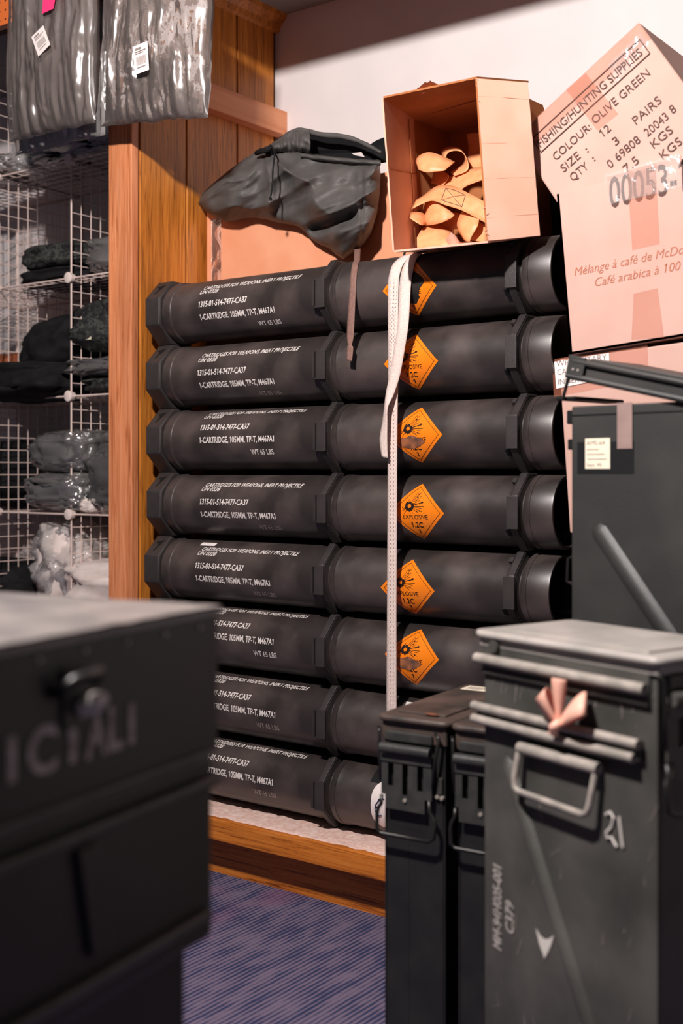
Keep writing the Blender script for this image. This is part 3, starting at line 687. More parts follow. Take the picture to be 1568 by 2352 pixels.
# ================================================================== WHITE WEBBING STRAP
ws = thing('webbing_strap', 'off-white webbing strap running down over the stacked black tubes', 'strap', (-1.47, 2.17, 1.49))
ribbon('main_band', M_web, [over(940,964,82,.002),over(922,947,62,.002),over(903,928,40,.002),over(894,918,18,.002),over(891,915,-4,.003),((891,740,2.174),(914,740,2.174)),((892,840,2.166),(914,840,2.166)),((891,1000,2.165),(912,1000,2.165)),((890,1200,2.165),(911,1200,2.165)),((889,1400,2.165),(910,1400,2.165)),((888,1560,2.165),(910,1560,2.165)),((888,1700,2.165),(910,1700,2.165))], 80, ws, .002)
ribbon('loose_end', M_web, [over(958,982,82,.004),over(946,968,60,.005),over(932,955,40,.006),over(922,948,18,.007),over(917,943,-6,.008),((914,740,2.16),(938,742,2.16)),((905,800,2.157),(929,802,2.157)),((895,860,2.155),(918,862,2.155)),((887,900,2.152),(904,906,2.150)),((883,930,2.150),(890,936,2.14)),((878,970,2.150),(889,972,2.142)),((872,1010,2.150),(889,1014,2.146)),((877,1050,2.150),(890,1052,2.148))], 70, ws, .002)
st = MB()
for px in (897.5, 904.5):
    for k in range(105):
        y0 = 650 + k*9.5; p = onY(px-.0035*(y0-650)*.5, y0, 2.1635 if y0 > 760 else 2.1665)
        st.add([p+Vector((dx, -.0002, dz)) for dx, dz in ((-.0006,-.0016),(.0006,-.0016),(.0006,.0016),(-.0006,.0016))], [(0,1,2,3)])
st.build('stitching', M_brown, ws, world=True)
mb = MB(); c = onY(940, 584, 2.255); mb.tube([c+Vector((.014*math.cos(a), 0, .012*math.sin(a))) for a in [2*math.pi*k/20 for k in range(20)]], .0025, 8, True)
mb.build('d_ring', M_black, ws, world=True, smooth=180)

# ================================================================== CARTONS AT THE RIGHT
def carton(name, label, p, wd, dp, ht, roll, mat, open_top=False, wall=.005):
    """lower front left corner p, leaning by roll about the y axis (ccw seen from the front)"""
    t = thing(name, label, 'carton', p); t.rotation_euler = (0, -roll, 0)
    if not open_top:
        MB().box(0, wd, 0, dp, 0, ht).build('body', mat, t, bevel=.004)
    else:
        MB().box(0, wd, 0, dp, 0, wall).build('base', mat, t)
        for nm, q, n in (('front_wall', ((0,0,ht),(wd,0,ht),(wd,0,0),(0,0,0)), (0,1,0)), ('rear_wall', ((0,dp,ht),(wd,dp,ht),(wd,dp,0),(0,dp,0)), (0,-1,0)),
                         ('side_wall', ((0,0,ht),(0,dp,ht),(0,dp,0),(0,0,0)), (1,0,0)), ('side_wall', ((wd,0,ht),(wd,dp,ht),(wd,dp,0),(wd,0,0)), (-1,0,0))):
            m = MB(); torn(m, *q, wall, n, edge=40, amp=.004, seed=len(nm), warp=0); m.build(nm, mat, t, smooth=40)
    return t
RW, RC = R(4.0), R(5.2)
pw = Vector((-1.062, 2.205, .8675))
wf = carton('military_carton', 'carton with a white typed label under the coffee carton', pw, .46, .33, .352, RW, M_card_p)
pcf = Vector((-1.056, 2.195, 1.2255))
cf = carton('coffee_carton', 'pale carton printed with French coffee wording, top torn open', pcf, .40, .33, .326, RC, M_card_p, True)
tilt = R(33.5); A_ = onY(1180, 317, 2.202)
fs = thing('glove_carton', 'carton marked fishing and hunting supplies tipped into the coffee carton', 'carton', A_)
fs.rotation_euler = (0, -tilt, 0)
MB().box(0, .325, 0, .26, -.33, 0).build('body', M_card_p, fs, bevel=.004)
# taped salmon band along the top edge of the glove carton face and glossy tape
m = MB().box(.0, .325, -.0008, -.0003, -.045, -.001); m.build('tape', M_tape, fs)
def fsquad(name, mat, pxs, parent, plane_p, lift, th=.0004):
    P = [onP(x, y, plane_p, Vector((0,1,0))) + Vector((0,-lift,0)) for x, y in pxs]
    mb = MB(); mb.add(P + [p+Vector((0,-th,0)) for p in P], [(0,1,2,3),(7,6,5,4),(0,4,5,1),(1,5,6,2),(2,6,7,3),(3,7,4,0)])
    return mb.build(name, mat, parent, world=True)
YF = A_.copy()
fsquad('tape', M_tape, [(1300,206),(1345,168),(1420,262),(1372,300)], fs, YF, .0012)
fsquad('tape', M_film_thin, [(1395,150),(1470,75),(1490,100),(1420,190)], fs, YF, .0012)
fu = Vector((math.cos(tilt), 0, math.sin(tilt))); fup = Vector((-math.sin(tilt), 0, math.cos(tilt))); nF = Vector((0,-1,0))
def ftext(mb, s, a, b, cap, bold=.0, lift=.0018):
    p0 = onP(*a, YF, Vector((0,1,0))); p1 = onP(*b, YF, Vector((0,1,0)))
    ln = (p1-p0).dot(fu); text_plane(mb, s, p0, p0+fu*ln, fup, nF, cap, lift, bold)
k0, k1 = .3657, .3657
def z5(x, y): return (1180 + x*.3657, y*.3657)
mb = MB()
ftext(mb, 'FISHING/HUNTING SUPPLIES', z5(168,928), z5(815,345), .0175, .008)
ftext(mb, 'COLOUR:', z5(265,1012), z5(495,815), .0175); ftext(mb, 'OLIVE GREEN', z5(510,782), z5(860,470), .0175)
ftext(mb, 'SIZE', z5(315,1085), z5(420,985), .0175); ftext(mb, ':', z5(462,960), z5(472,950), .014); ftext(mb, '12', z5(560,865), z5(612,815), .0175)
ftext(mb, 'QTY', z5(372,1142), z5(470,1050), .0175); ftext(mb, ':', z5(505,1015), z5(515,1005), .014); ftext(mb, '3', z5(640,918), z5(665,890), .0175)
ftext(mb, 'PAIRS', z5(768,785), z5(935,645), .0175)
ftext(mb, '0', z5(606,1060), z5(630,1035), .0175); ftext(mb, '69808', z5(655,1015), z5(800,890), .0175); ftext(mb, '20043', z5(840,862), z5(975,742), .0175); ftext(mb, '8', z5(998,718), z5(1024,694), .0175)
ftext(mb, '7.5', z5(708,1090), z5(792,1020), .0175); ftext(mb, 'KGS', z5(880,935), z5(1005,830), .0175); ftext(mb, 'KGS', z5(938,1005), z5(1062,900), .0175)
mb.build('lettering', M_greyink, fs, world=True)
mb = MB()
C4 = [onP(*z5(*p), YF, Vector((0,1,0))) for p in ((115,872),(168,960),(845,318),(800,262))]
# squared-up border
o_ = C4[0]; ulen = (C4[3]-C4[0]).dot(fu); vlen = (C4[1]-C4[0]).dot(-fup)
for a, b in (((0,0),(ulen,0)),((ulen,0),(ulen,vlen)),((ulen,vlen),(0,vlen)),((0,vlen),(0,0))):
    p = o_+fu*a[0]-fup*a[1]+nF*.0016; q = o_+fu*b[0]-fup*b[1]+nF*.0016
    mb.tube([p, q], .0012, 4)
mb.build('printed_border', M_greyink, fs, world=True)
# coffee carton print
YCF = Vector((0, 2.195, 0)); cu_ = Vector((math.cos(RC),0,math.sin(RC))); cup = Vector((-math.sin(RC),0,math.cos(RC)))
def ctext(mb, s, a, b, cap, bold=0, shear=0, lift=.0007):
    p0 = onP(*a, YCF, Vector((0,1,0))); p1 = onP(*b, YCF, Vector((0,1,0))); ln = (p1-p0).dot(cu_)
    text_plane(mb, s, p0, p0+cu_*ln, cup, nF, cap, lift, bold, shear)
mb = MB(); ctext(mb, 'Mélange à café de McDo', (1319,634), (1572,588), .017, -.004, .3); ctext(mb, 'Café arabica à 100 %', (1367,658), (1592,616), .017, -.004, .3)
mb.build('lettering', M_brownink, cf, world=True)
mb = MB(); ctext(mb, '00053-1', (1402,478), (1578,440), .060, .012, .08); mb.build('lettering', M_greyink, cf, world=True)
fsquad('tape', M_film_thin, [(1388,402),(1560,352),(1568,430),(1400,470)], cf, YCF, .0016)
fsquad('tape', M_tape, [(1440,392),(1505,375),(1515,560),(1452,575)], cf, YCF, .0010)
fsquad('tape', M_tape, [(1455,675),(1510,662),(1525,775),(1450,780)], cf, YCF, .0008)
# military carton label
YWF = Vector((0, 2.205, 0)); wu = Vector((math.cos(RW),0,math.sin(RW))); wup = Vector((-math.sin(RW),0,math.cos(RW)))
fsquad('tape', M_tape, [(1268,826),(1486,788),(1490,872),(1272,912)], wf, YWF, .0005)
lb = fsquad('paper_label', M_paper, [(1273,831),(1399,811),(1401,868),(1278,893)], wf, YWF, .0015)
mb = MB()
for s, a, b in (('WF  MILITARY', (1279,842), (1394,826)), ('CANADA  USGR', (1281,862), (1399,845)), ('INNER', (1283,884), (1330,876))):
    p0 = onP(*a, YWF, Vector((0,1,0))); p1 = onP(*b, YWF, Vector((0,1,0)))
    text_plane(mb, s, p0, p0+wu*(p1-p0).dot(wu), wup, nF, .0115, .0022, -.012)
mb.build('lettering', M_greyink, wf, world=True)
# what carries the cartons, hidden behind the open can
sup = thing('supply_crate', 'dark green crate on the platform carrying the typed-label carton', 'crate', (-1.03, 2.23, .160))
MB().box(0, .42, 0, .29, 0, .70).build('body', M_can, sup, bevel=.006)
MB().box(-.006, .426, -.006, .296, .62, .706).build('lid', M_can, sup, bevel=.005)

# ================================================================== STEEL CANS
def hollow(mb, L, W, H, t=.004):
    mb.box(0, L, 0, W, 0, t).box(0, L, 0, t, t, H).box(0, L, W-t, W, t, H).box(0, t, t, W-t, t, H).box(L-t, L, t, W-t, t, H)
def can(name, label, loc, rotz, L, W, H, mb_body, m_lid, m_hw, group=None, lid_open=0.0, skirt=.04, over=.008):
    root = thing(name, label, 'ammunition can', loc, rotz, group)
    MB_ = MB(); hollow(MB_, L, W, H-.006); MB_.build('body', mb_body, root, bevel=.006)
    lid = bpy.data.objects.new('lid', None)
    # lid: plate, skirt and rolled rim as one mesh, hinged at x=0
    m = MB(); o = over; x0, x1, y0, y1 = -o, L+o, -o, W+o
    m.box(x0, x1, y0, y1, -.006, 0)
    m.box(x0+.004, x1-.004, y0+.003, y0+.006, -skirt, -.004).box(x0+.004, x1-.004, y1-.006, y1-.003, -skirt, -.004)
    m.box(x0+.003, x0+.006, y0+.004, y1-.004, -skirt, -.004).box(x1-.006, x1-.003, y0+.004, y1-.004, -skirt, -.004)
    m.box(x0+.03, x1-.03, y0+.018, y1-.018, -.001, .0035)
    lo = m.build('lid', m_lid, root, bevel=.003); lo.location = (0, 0, H); lo.rotation_euler.y = -lid_open
    rm = MB(); rr = .0055; e = .012
    def rc(z):
        pts = []
        for cx_, cy_, a0 in ((x1-e, y0+e, -90), (x1-e, y1-e, 0), (x0+e, y1-e, 90), (x0+e, y0+e, 180)):
            for k in range(5):
                a = R(a0 + 22.5*k); pts.append((cx_+e*math.cos(a), cy_+e*math.sin(a), z))
        return pts
    rm.tube(rc(-.005), rr, 8, True)
    rm.build('rim', m_lid, lo, smooth=180)
    return root, lo
def frame(o, u, n):
    o, u, n = Vector(o), Vector(u), Vector(n)
    return lambda s, v, d=0.0: tuple(o + u*s + n*d + Vector((0,0,1))*v)
def fbox(mb, fr, s0, s1, v0, v1, d0, d1):
    mb.hexa([fr(s, v, d) for v in (v0, v1) for d in (d0, d1) for s in (s0, s1)])
def latch(root, L, W, H, m_hw, wear=True):
    """hasp plate, roller, bail wires and carrying loop on the x=L end"""
    fr = frame((L, 0, H), (0,1,0), (1,0,0)); k = W/.126
    m = MB(); fbox(m, fr, .008*k, .104*k, -.040, -.024, .004, .010); m.build('strike', m_hw, root, bevel=.002)
    MB().tube([fr(.004*k,-.050,.017), fr(.106*k,-.050,.017)], .0085, 12).build('roller', M_can if m_hw is M_can else m_hw, root, smooth=40)
    m = MB(); T0, T1 = .010, .0135
    sl = ((.016,.028,-.112,-.075), (.046,.058,-.124,-.072), (.077,.089,-.114,-.072))
    fbox(m, fr, .002*k, .106*k, -.072, -.060, T0, T1+.002); xs = [.002, .016, .028, .046, .058, .077, .089, .106]
    for a, b in ((.002,.016),(.028,.046),(.058,.077),(.089,.106)): fbox(m, fr, a*k, b*k, -.126, -.072, T0, T1)
    for a, b, v0, v1 in sl:
        if v0 > -.126: fbox(m, fr, a*k, b*k, -.126, v0, T0, T1)
        if v1 < -.072: fbox(m, fr, a*k, b*k, v1, -.072, T0, T1)
    fbox(m, fr, .010*k, .092*k, -.148, -.126, T0, T1)
    m.build('hasp_plate', m_hw, root)
    m = MB(); m.tube([fr(.002*k,-.128,.012), fr(.002*k,-.142,.014), fr(-.003*k,-.150,.016), fr(-.004*k,-.158,.018), fr(-.003*k,-.182,.020), fr(.006*k,-.188,.020), fr(.104*k,-.188,.020), fr(.114*k,-.182,.020), fr(.116*k,-.160,.018), fr(.112*k,-.152,.016), fr(.102*k,-.142,.014), fr(.100*k,-.125,.012)], .0033, 8)
    m.build('carrying_loop', M_steel, root, smooth=180)
    for a, b in ((-.003,.000), (.120,.107)):
        m = MB(); m.tube([fr((a-.004 if a<0 else a-.010)*k,-.020,.008), fr(a*k,-.026,.012), fr((a+b)/2*k,-.062,.014), fr(b*k,-.105,.012)], .0028, 7); m.build('bail_wire', M_steel, root, smooth=180)
    for s, v in ((.112,-.120),(.121,-.121),(.052,-.131)):
        MB().tube([fr(s*k,v,0), fr(s*k,v,.016 if s < .06 else .006)], .0032, 8).build('rivet', M_bare, root, smooth=40)
    MB().hexa([fr(s,v,d) for v in (-.116,-.090) for d in (0,.005) for s in (.110*k,.122*k)]).build('bracket', m_hw, root, bevel=.001)

# two narrow dark cans side by side, latch ends to the front
nl = Vector((-1.110, 1.605, 0)); du = Vector((.9976, .0698, 0)); dv = Vector((-.0698, .9976, 0)); LC, WC, HC = .31, .111, .598
for i, lab in enumerate(('narrow dark green ammunition can with a cream sticker on its worn lid', 'narrow dark green ammunition can half behind the olive can')):
    o = nl + du*(.009 + i*.136) + dv*LC + (dv*-.006 if i else Vector())
    root, lid = can('ammunition_can', lab, o, R(-86), LC, WC, HC, M_can, M_canlid, M_can, 'narrow dark cans standing on the carpet', over=.006)
    latch(root, LC, WC, HC, M_hw)
    if i == 0:
        MB().box(.025, .062, .012, .075, .0034, .0040).build('paper_label', M_cream, lid)
        m = MB(); m.add([(.29+.005*math.cos(a)*(1+.4*noise.noise((a,1,1))), .075+.014*math.sin(a)*(1+.5*noise.noise((a,3,1))), .0039) for a in [2*math.pi*k/16 for k in range(16)]], [tuple(range(16))]); m.build('rust_patch', M_rust, lid)
        m = MB(); 
        for k in range(5): m.box(.034+.005*k, .036+.005*k, .018, .045+.005*((k*7)%4), .0040, .0043)
        m.build('print', M_stencil, lid)
    m = MB(); fr = frame((LC,0,HC),(0,1,0),(1,0,0)); fbox(m, fr, .045, .0458, -HC+.01, -.20, 0, .0006); m.build('seam', M_can, root)

# olive can in front
OW, OD, OH = .311, .175, .767
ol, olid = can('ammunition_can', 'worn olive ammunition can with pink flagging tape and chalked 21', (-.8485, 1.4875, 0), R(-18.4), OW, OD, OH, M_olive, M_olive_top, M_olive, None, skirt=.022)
fr = frame((0,0,OH), (1,0,0), (0,-1,0))
MB().tube([fr(-.006,-.040,.010), fr(.300,-.040,.010)], .0075, 10).build('lid_bead', M_bare, ol, smooth=40)
m = MB(); fbox(m, fr, 0, .302, -.055, -.020, 0, .005); m.build('lid_band', M_olive, ol, bevel=.002)
m = MB(); fbox(m, fr, 0, .302, -.061, -.054, 0, .007); m.build('lid_hem', M_olive, ol, bevel=.002)
for v, e in ((-.108,.292), (-.126,.285)):
    MB().tube([fr(-.010, v, .012), fr(e, v, .012)], .0065, 10).build('swage_rib', M_bare, ol, smooth=40)
m = MB(); fbox(m, fr, -.008, .29, -.130, -.104, 0, .008); m.build('rib_backing', M_olive, ol, bevel=.002)
m = MB(); m.tube([fr(.030,-.020,.006), fr(.030,-.020,.012)], .009, 12); m.build('hinge_knob', M_olive, ol, smooth=40)
m = MB(); m.tube([fr(.084,-.150,.008), fr(.083,-.158,.012), fr(.080,-.190,.017), fr(.081,-.203,.018), fr(.088,-.208,.018), fr(.205,-.212,.018), fr(.213,-.208,.018), fr(.216,-.198,.017), fr(.221,-.160,.012), fr(.222,-.150,.008)], .0046, 9); m.build('handle', M_bare, ol, smooth=180)
MB().tube([fr(.082,-.151,.010), fr(.226,-.151,.010)], .0080, 10).build('handle_hinge', M_bare, ol, smooth=40)
def rib(root, fr, a, b, w, mat, name='diagonal_rib'):
    a, b = Vector(a), Vector(b); d = (b-a).normalized(); n = Vector((-d.y, d.x)); m = MB()
    prof = [(-w, 0), (-w*.55, .006), (0, .0085), (w*.55, .006), (w, 0)]
    vs = []
    for p, s in ((a, 0), (a+d*.012, 1), (b-d*.012, 1), (b, 0)):
        for q, h in prof: c = p + n*q*(.6+.4*s); vs.append(fr(c.x, c.y, h*s))
    fs_ = [(i*5+k, i*5+k+1, (i+1)*5+k+1, (i+1)*5+k) for i in range(3) for k in range(4)]
    m.add(vs, fs_); return m.build(name, mat, root, smooth=60)
rib(ol, fr, (.045,-.172), (.285,-.66), .012, M_olive)
m = MB(); o_w = xf(ol); 
def otext(mb, s, s0, v0, s1, v1, cap, bold=0, shear=0):
    p0 = Vector(fr(s0, v0, .0012)); p1 = Vector(fr(s1, v1, .0012)); u = (p1-p0).normalized(); n = Vector((0,-1,0)); up = n.cross(u) 
    text_plane(mb, s, p0, p1, up, n, cap, 0, bold, shear)
otext(m, 'MM-94H005-001', .036, .322-OH, .036, .441-OH, .016, .02, .2); otext(m, 'C379', .061, .353-OH, .061, .397-OH, .016, .02, .2)
m.build('stencil_lettering', M_chalk2, ol)
m = MB(); cxs, cv = .240, .548-OH
m.tube([fr(cxs-.010, cv+.010, .002), fr(cxs-.003, cv+.015, .002), fr(cxs+.003, cv+.009, .002), fr(cxs-.001, cv-.004, .002), fr(cxs-.009, cv-.012, .002), fr(cxs-.008, cv-.019, .002), fr(cxs-.001, cv-.016, .002), fr(cxs+.008, cv-.026, .002)], .0017, 6)
m.tube([fr(cxs+.012, cv+.012, .002), fr(cxs+.018, cv-.024, .002)], .0017, 6); m.build('chalk_number', M_chalk_glint, ol)
m = MB(); q = [(.104,.376),(.1135,.368),(.122,.366),(.131,.370),(.138,.377),(.133,.362),(.121,.340),(.111,.356)]
m.add([fr(a, b-OH, .0012) for a, b in q], [tuple(range(8))]); m.build('paint_chip', M_chalk_glint, ol)
rnd = random.Random(11)
m = MB()
for k in range(46):
    s = rnd.uniform(.01, .30); v = rnd.uniform(-.62, -.20) if k % 3 else rnd.uniform(-.1, -.06); ln = rnd.uniform(.006, .035); a = rnd.gauss(R(80), .35); wd = rnd.uniform(.0006, .0018)
    dx, dz = math.cos(a)*ln, math.sin(a)*ln
    m.add([fr(s, v, .0009), fr(s+wd, v+wd*.3, .0009), fr(s+dx*.6+wd*.8, v+dz*.6, .0009), fr(s+dx, v+dz, .0009)], [(0,1,2,3)])
m.build('scratches', M_stencil, ol)
latch(ol, OW, OD, OH, M_olive)
# pink flagging tape bow tied round the rib
bow = thing('flagging_tape', 'peach pink flagging tape tied in a bow on the olive can', 'tape', o_w @ Vector(fr(.166, -.105, .02)))
cen = Vector(fr(.166, -.106, .020))
def loopf(a0, ln, wd, tw, nm, open_=.010):
    d = Vector((math.cos(R(a0)), 0, math.sin(R(a0)))); s = Vector((-d.z, 0, d.x)); n = Vector((0,-1,0))
    P = []
    for k in range(25):
        u = k/24; f = math.sin(math.pi*u); t = ln*(1-abs(2*u-1))
        c = cen + d*ln*f + n*(open_*math.sin(2*math.pi*u) + .004*f) ; ww = wd*(.25+.75*f)
        P.append((c - s*ww + n*tw*f, c + s*ww - n*tw*f))
    mb = MB(); mb.grid(lambda u, v: P[int(round(u*24))][0].lerp(P[int(round(u*24))][1], v), 25, 3)
    mb.v = [tuple(o_w @ Vector(q)) for q in mb.v]
    return mb.build(nm, M_pinktape, bow, world=True, smooth=180, solid=.0006)
loopf(124, .048, .017, .005, 'bow_loop', .008); loopf(38, .062, .015, .010, 'bow_loop', .009); loopf(86, .062, .009, -.004, 'tape_end', .002)
loopf(235, .016, .005, .003, 'tape_end', .002)
mb = MB(); mb.tube([tuple(o_w @ (cen+Vector((-.006,-.004,-.006)))), tuple(o_w @ (cen+Vector((0,-.010,0)))), tuple(o_w @ (cen+Vector((.006,-.004,.006))))], .006, 8); mb.build('knot', M_pinktape, bow, world=True, smooth=180)

# open can behind it; long face to the front, lid hinged at the right
PW, PD, PH = .33, .17, .70; base_h = 1.106-PH
u_ = Vector((.986, -.166, 0)).normalized(); v_ = Vector((.166, .986, 0)).normalized()
corner = Vector((-.881, 1.8365, base_h))
oc, oclid = can('ammunition_can', 'grey-green ammunition can with its lid propped open beside the cartons', corner + u_*PW + v_*PD, math.atan2(u_.y, u_.x)+math.pi, PW, PD, PH, M_openc, M_openc, M_openc, None, lid_open=R(13), skirt=.036)
# local x runs right-to-left seen from the camera; front long face is y=W
fr2 = frame((PW, PD, PH), (-1,0,0), (0,1,0))
rib(oc, fr2, (.048,-.205), (.33,-.555), .016, M_openc); 
m = MB(); fbox(m, fr2, 0, .33, -.022, -.020, 0, .0012); m.build('seam', M_black, oc)
lfr = frame((PW, PD+.008, 0), (-1,0,0), (0,1,0))
m = MB(); m.tube([lfr(-.006,-.030,0), lfr(.34,-.030,0)], .005, 8); m.build('lid_bead', M_openc, oclid, smooth=40)
m = MB(); fbox(m, lfr, -.006, .028, -.028, .004, .0, .0045); m.build('corner_plate', M_openc, oclid, bevel=.001)
for q in (.008, .018): MB().tube([lfr(q,-.018,.004), lfr(q,-.018,.006)], .002, 8).build('rivet', M_bare, oclid)
# label, tape remnants
m = MB(); fbox(m, fr2, .012, .120, -.118, -.066, .0003, .0008); m.build('black_tape', M_black, oc)
m = MB(); fbox(m, fr2, .028, .076, -.110, -.060, .0009, .0016); pl = m.build('paper_label', M_cream, oc)
m = MB()
def t2(s, s0, s1, v, cap, b=0): text_plane(m, s, fr2(s0, v, .002), fr2(s1, v, .002), (0,0,1), (0,1,0), cap, 0, b)
t2('AMS-64', .031, .066, -.071, .007)
for k, (a, b) in enumerate(((.031,.055),(.031,.066),(.033,.070))): m.add([fr2(s, v, .002) for s, v in ((a,-.079-.008*k),(b,-.079-.008*k),(b,-.0778-.008*k),(a,-.0778-.008*k))], [(0,1,2,3)])
t2('Sept. 95', .031, .060, -.106, .005); m.build('print', M_stencil, pl)
m = MB(); fbox(m, fr2, .090, .118, -.078, -.004, .0018, .0024); m.build('tape', M_ptape, oc)
# latch end at the left: lever flap, wire and brackets
fe = frame((PW, 0, PH), (0,1,0), (1,0,0))
m = MB(); fbox(m, fe, .01, .16, .006, .012, .0, .040); m.build('latch_flap', M_black, oc, bevel=.003)
MB().tube([fe(.165,.058,.004), fe(.165,.03,.014), fe(.165,.006,.022)], .003, 7).build('bail_wire', M_steel, oc)
m = MB(); fbox(m, fe, .10, .165, -.035, -.012, 0, .014); fbox(m, fe, .12, .165, -.078, -.060, 0, .012); m.build('bracket', M_black, oc, bevel=.002)
MB().tube([fe(.16,-.255,0), fe(.16,-.262,.014), fe(.16,-.30,.016), fe(.16,-.305,0)], .003, 7).build('carrying_loop', M_steel, oc)
stand = thing('supply_crate', 'dark wooden crate on the carpet carrying the open can', 'crate', (-.86, 1.80, 0), math.atan2(u_.y, u_.x))
MB().box(0, .42, .01, .24, 0, base_h-.002).build('body', M_crate, stand, bevel=.004)
MB().box(-.004, .424, .006, .244, base_h-.06, base_h-.004).build('lid', M_crate, stand, bevel=.003)

# ================================================================== FOREGROUND CRATE AT THE LEFT
cc = Vector((-.783, .8514, 0)); ang = math.atan2(.161, .987)
top, bot = .863, .5446
cr1 = thing('stencilled_crate', 'black ammunition crate with grey stencilled letters and steel latch, upper of the pair', 'crate', (cc.x, cc.y, bot), ang)
CW, CLn, CH = .34, .80, top-bot
MB().box(-CW, 0, -CLn, 0, .0, CH-.142).build('body', M_crate, cr1, bevel=.006)
MB().box(-CW-.002, .004, -CLn-.002, .004, CH-.140, CH-.008).build('lid', M_crate, cr1, bevel=.005)
def topf(u, v):
    x = -CW-.004 + (CW+.010)*u; y = -CLn-.004 + (CLn+.010)*v
    z = CH - .001 + .0012*noise.noise((x*40, y*40, 1)); 
    return (x, y, z)
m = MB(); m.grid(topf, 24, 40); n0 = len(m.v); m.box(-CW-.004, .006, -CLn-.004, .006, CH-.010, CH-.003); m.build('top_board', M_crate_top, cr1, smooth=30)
frc = frame((0, -CLn, 0), (0,1,0), (1,0,0))     # s along +y (towards the far end), out = +x
def fb(nm, s0, s1, v0, v1, d1, mat=M_crate, bv=.003, par=cr1):
    m = MB(); fbox(m, frc, s0, s1, v0, v1, 0, d1); return m.build(nm, mat, par, bevel=bv)
def q_(q): return CLn - q
for h0, h1, e in ((.722,.729,.012), (.692,.702,.004), (.567,.577,.014)): fb('batten', 0, CLn-e, h0-bot, h1-bot, .010, M_hw)  # paler paint on the battens paints in their highlights
m = MB(); m.hexa([frc(q_(q)+(.0 if v > .1 else .018), v, d) for v in (.592-bot, .684-bot) for d in (0, .006) for q in (.205, .178)]); m.build('hinge_strap', M_crate, cr1, bevel=.002)
m = MB(); m.tube([frc(q_(.235),.815-bot,.006), frc(q_(.226),.826-bot,.018), frc(q_(.196),.829-bot,.020), frc(q_(.186),.820-bot,.008)], .005, 9); m.build('latch_bail', M_steel, cr1, smooth=180)
m = MB(); fbox(m, frc, q_(.225), q_(.185), .785-bot, .835-bot, .004, .007); m.build('latch_plate', M_crate, cr1, bevel=.002)
mb = MB(); mb.tube([frc(q_(.206),.798-bot,.007), frc(q_(.200),.805-bot,.018), frc(q_(.190),.808-bot,.020)], [.006,.009,.005], 10); mb.build('latch_knob', M_chalk_glint, cr1, smooth=60)  # pale knob colour paints in the latch's bright highlight
for s_, a, b in (('I', .286, .277), ('C', .264, .230), ('I', .216, .207), ('A', .196, .168), ('L', .166, .146), ('I', .139, .131)):
    m = MB(); text_plane(m, s_, frc(q_(a), .757-bot, .0052), frc(q_(b), .757-bot, .0052), (0,0,1), (1,0,0), .036, 0, .03 if s_ != 'I' else 0)
    m.build('stencil_letter', M_chalk2, cr1)
for k in range(7):
    MB().tube([frc(CLn-.03-.055*k, CH-.018, .004), frc(CLn-.03-.055*k, CH-.018, .0055)], .0025, 7).build('nail_head', M_bare, cr1)
cr2 = thing('stencilled_crate', 'lower black ammunition crate standing on the carpet under the stencilled one', 'crate', (cc.x, cc.y, 0), ang)
MB().box(-CW-.0, -.022, -CLn, -.024, 0, bot-.142).build('body', M_crate, cr2, bevel=.006)
MB().box(-CW-.0, -.018, -CLn, -.020, bot-.140, bot-.003).build('lid', M_crate, cr2, bevel=.005)
m = MB(); fbox(m, frame((-.022,-CLn,0),(0,1,0),(1,0,0)), 0, CLn-.05, bot-.175, bot-.160, 0, .010); m.build('batten', M_crate, cr2, bevel=.003)
m = MB(); f3 = frame((-.018,-CLn,0),(0,1,0),(1,0,0)); m.tube([f3(.46,bot-.062,.004), f3(.47,bot-.055,.02), f3(.51,bot-.053,.022), f3(.52,bot-.06,.006)], .006, 9); m.build('latch_bail', M_steel, cr2, smooth=180)
m = MB(); fbox(m, f3, .46, .53, bot-.11, bot-.04, 0, .006); m.build('latch_plate', M_crate, cr2, bevel=.002)

# ================================================================== WIRE CUBES
G = .345; GZ = .355; YG = 2.41; XG = [-3.483, -3.138, -2.793, -2.448]; ZG = [1.929 - GZ*k for k in range(5, -1, -1)]
rack = thing('wire_cube_rack', 'white wire grid cubes holding dark folded clothing behind the partition', 'storage rack', (XG[1], YG, ZG[0]))
def wiregrid(a, b, n=9, r=.0016, rf=.0028):
    """grid panel in local (p,q), a x b"""
    segs = []
    for k in range(n+1):
        rr = rf if k in (0, n) else r
        segs.append(((a*k/n, 0), (a*k/n, b), rr)); segs.append(((0, b*k/n), (a, b*k/n), rr))
    return segs
def gridmesh(name, a, b, fn, n=9):
    m = MB()
    for p, q, r in wiregrid(a, b, n): m.tube([fn(*p), fn(*q)], r, 6, cap=False)
    return m.mesh(name, 180)
DY = YB-.012-YG
me_sh = gridmesh('shelf_panel', G, DY, lambda p, q: (p, q, 0)); me_dv = gridmesh('divider_panel', DY, GZ, lambda p, q: (0, p, q)); me_bk = gridmesh('back_panel', G, GZ, lambda p, q: (p, DY-.004, q))
def rp(nm, me, x, z):
    o = link(nm, me, M_wire, rack, world=True); o.location = (x, YG, z); return o
for i in range(3):
    for k, z in enumerate(ZG): rp('shelf_panel', me_sh, XG[i], z)
    for k in range(5): rp('back_panel', me_bk, XG[i], ZG[k])
for i in range(4):
    for k in range(5): rp('divider_panel', me_dv, XG[i], ZG[k])
rp('divider_panel', me_dv, XG[1], ZG[5]); rp('back_panel', me_bk, XG[0], ZG[5]); rp('divider_panel', me_dv, XG[2], ZG[5])
kn = MB(); kn.tube([(0,.012,0),(0,-.006,0),(0,-.010,0),(0,-.012,0)], [.012,.0165,.0165,.012], 24)
me_kn = kn.mesh('connector_knob', 40)
for i in range(4):
    for z in ZG:
        o = link('connector_knob', me_kn, M_knob, rack, world=True); o.location = (XG[i], YG-.004, z)

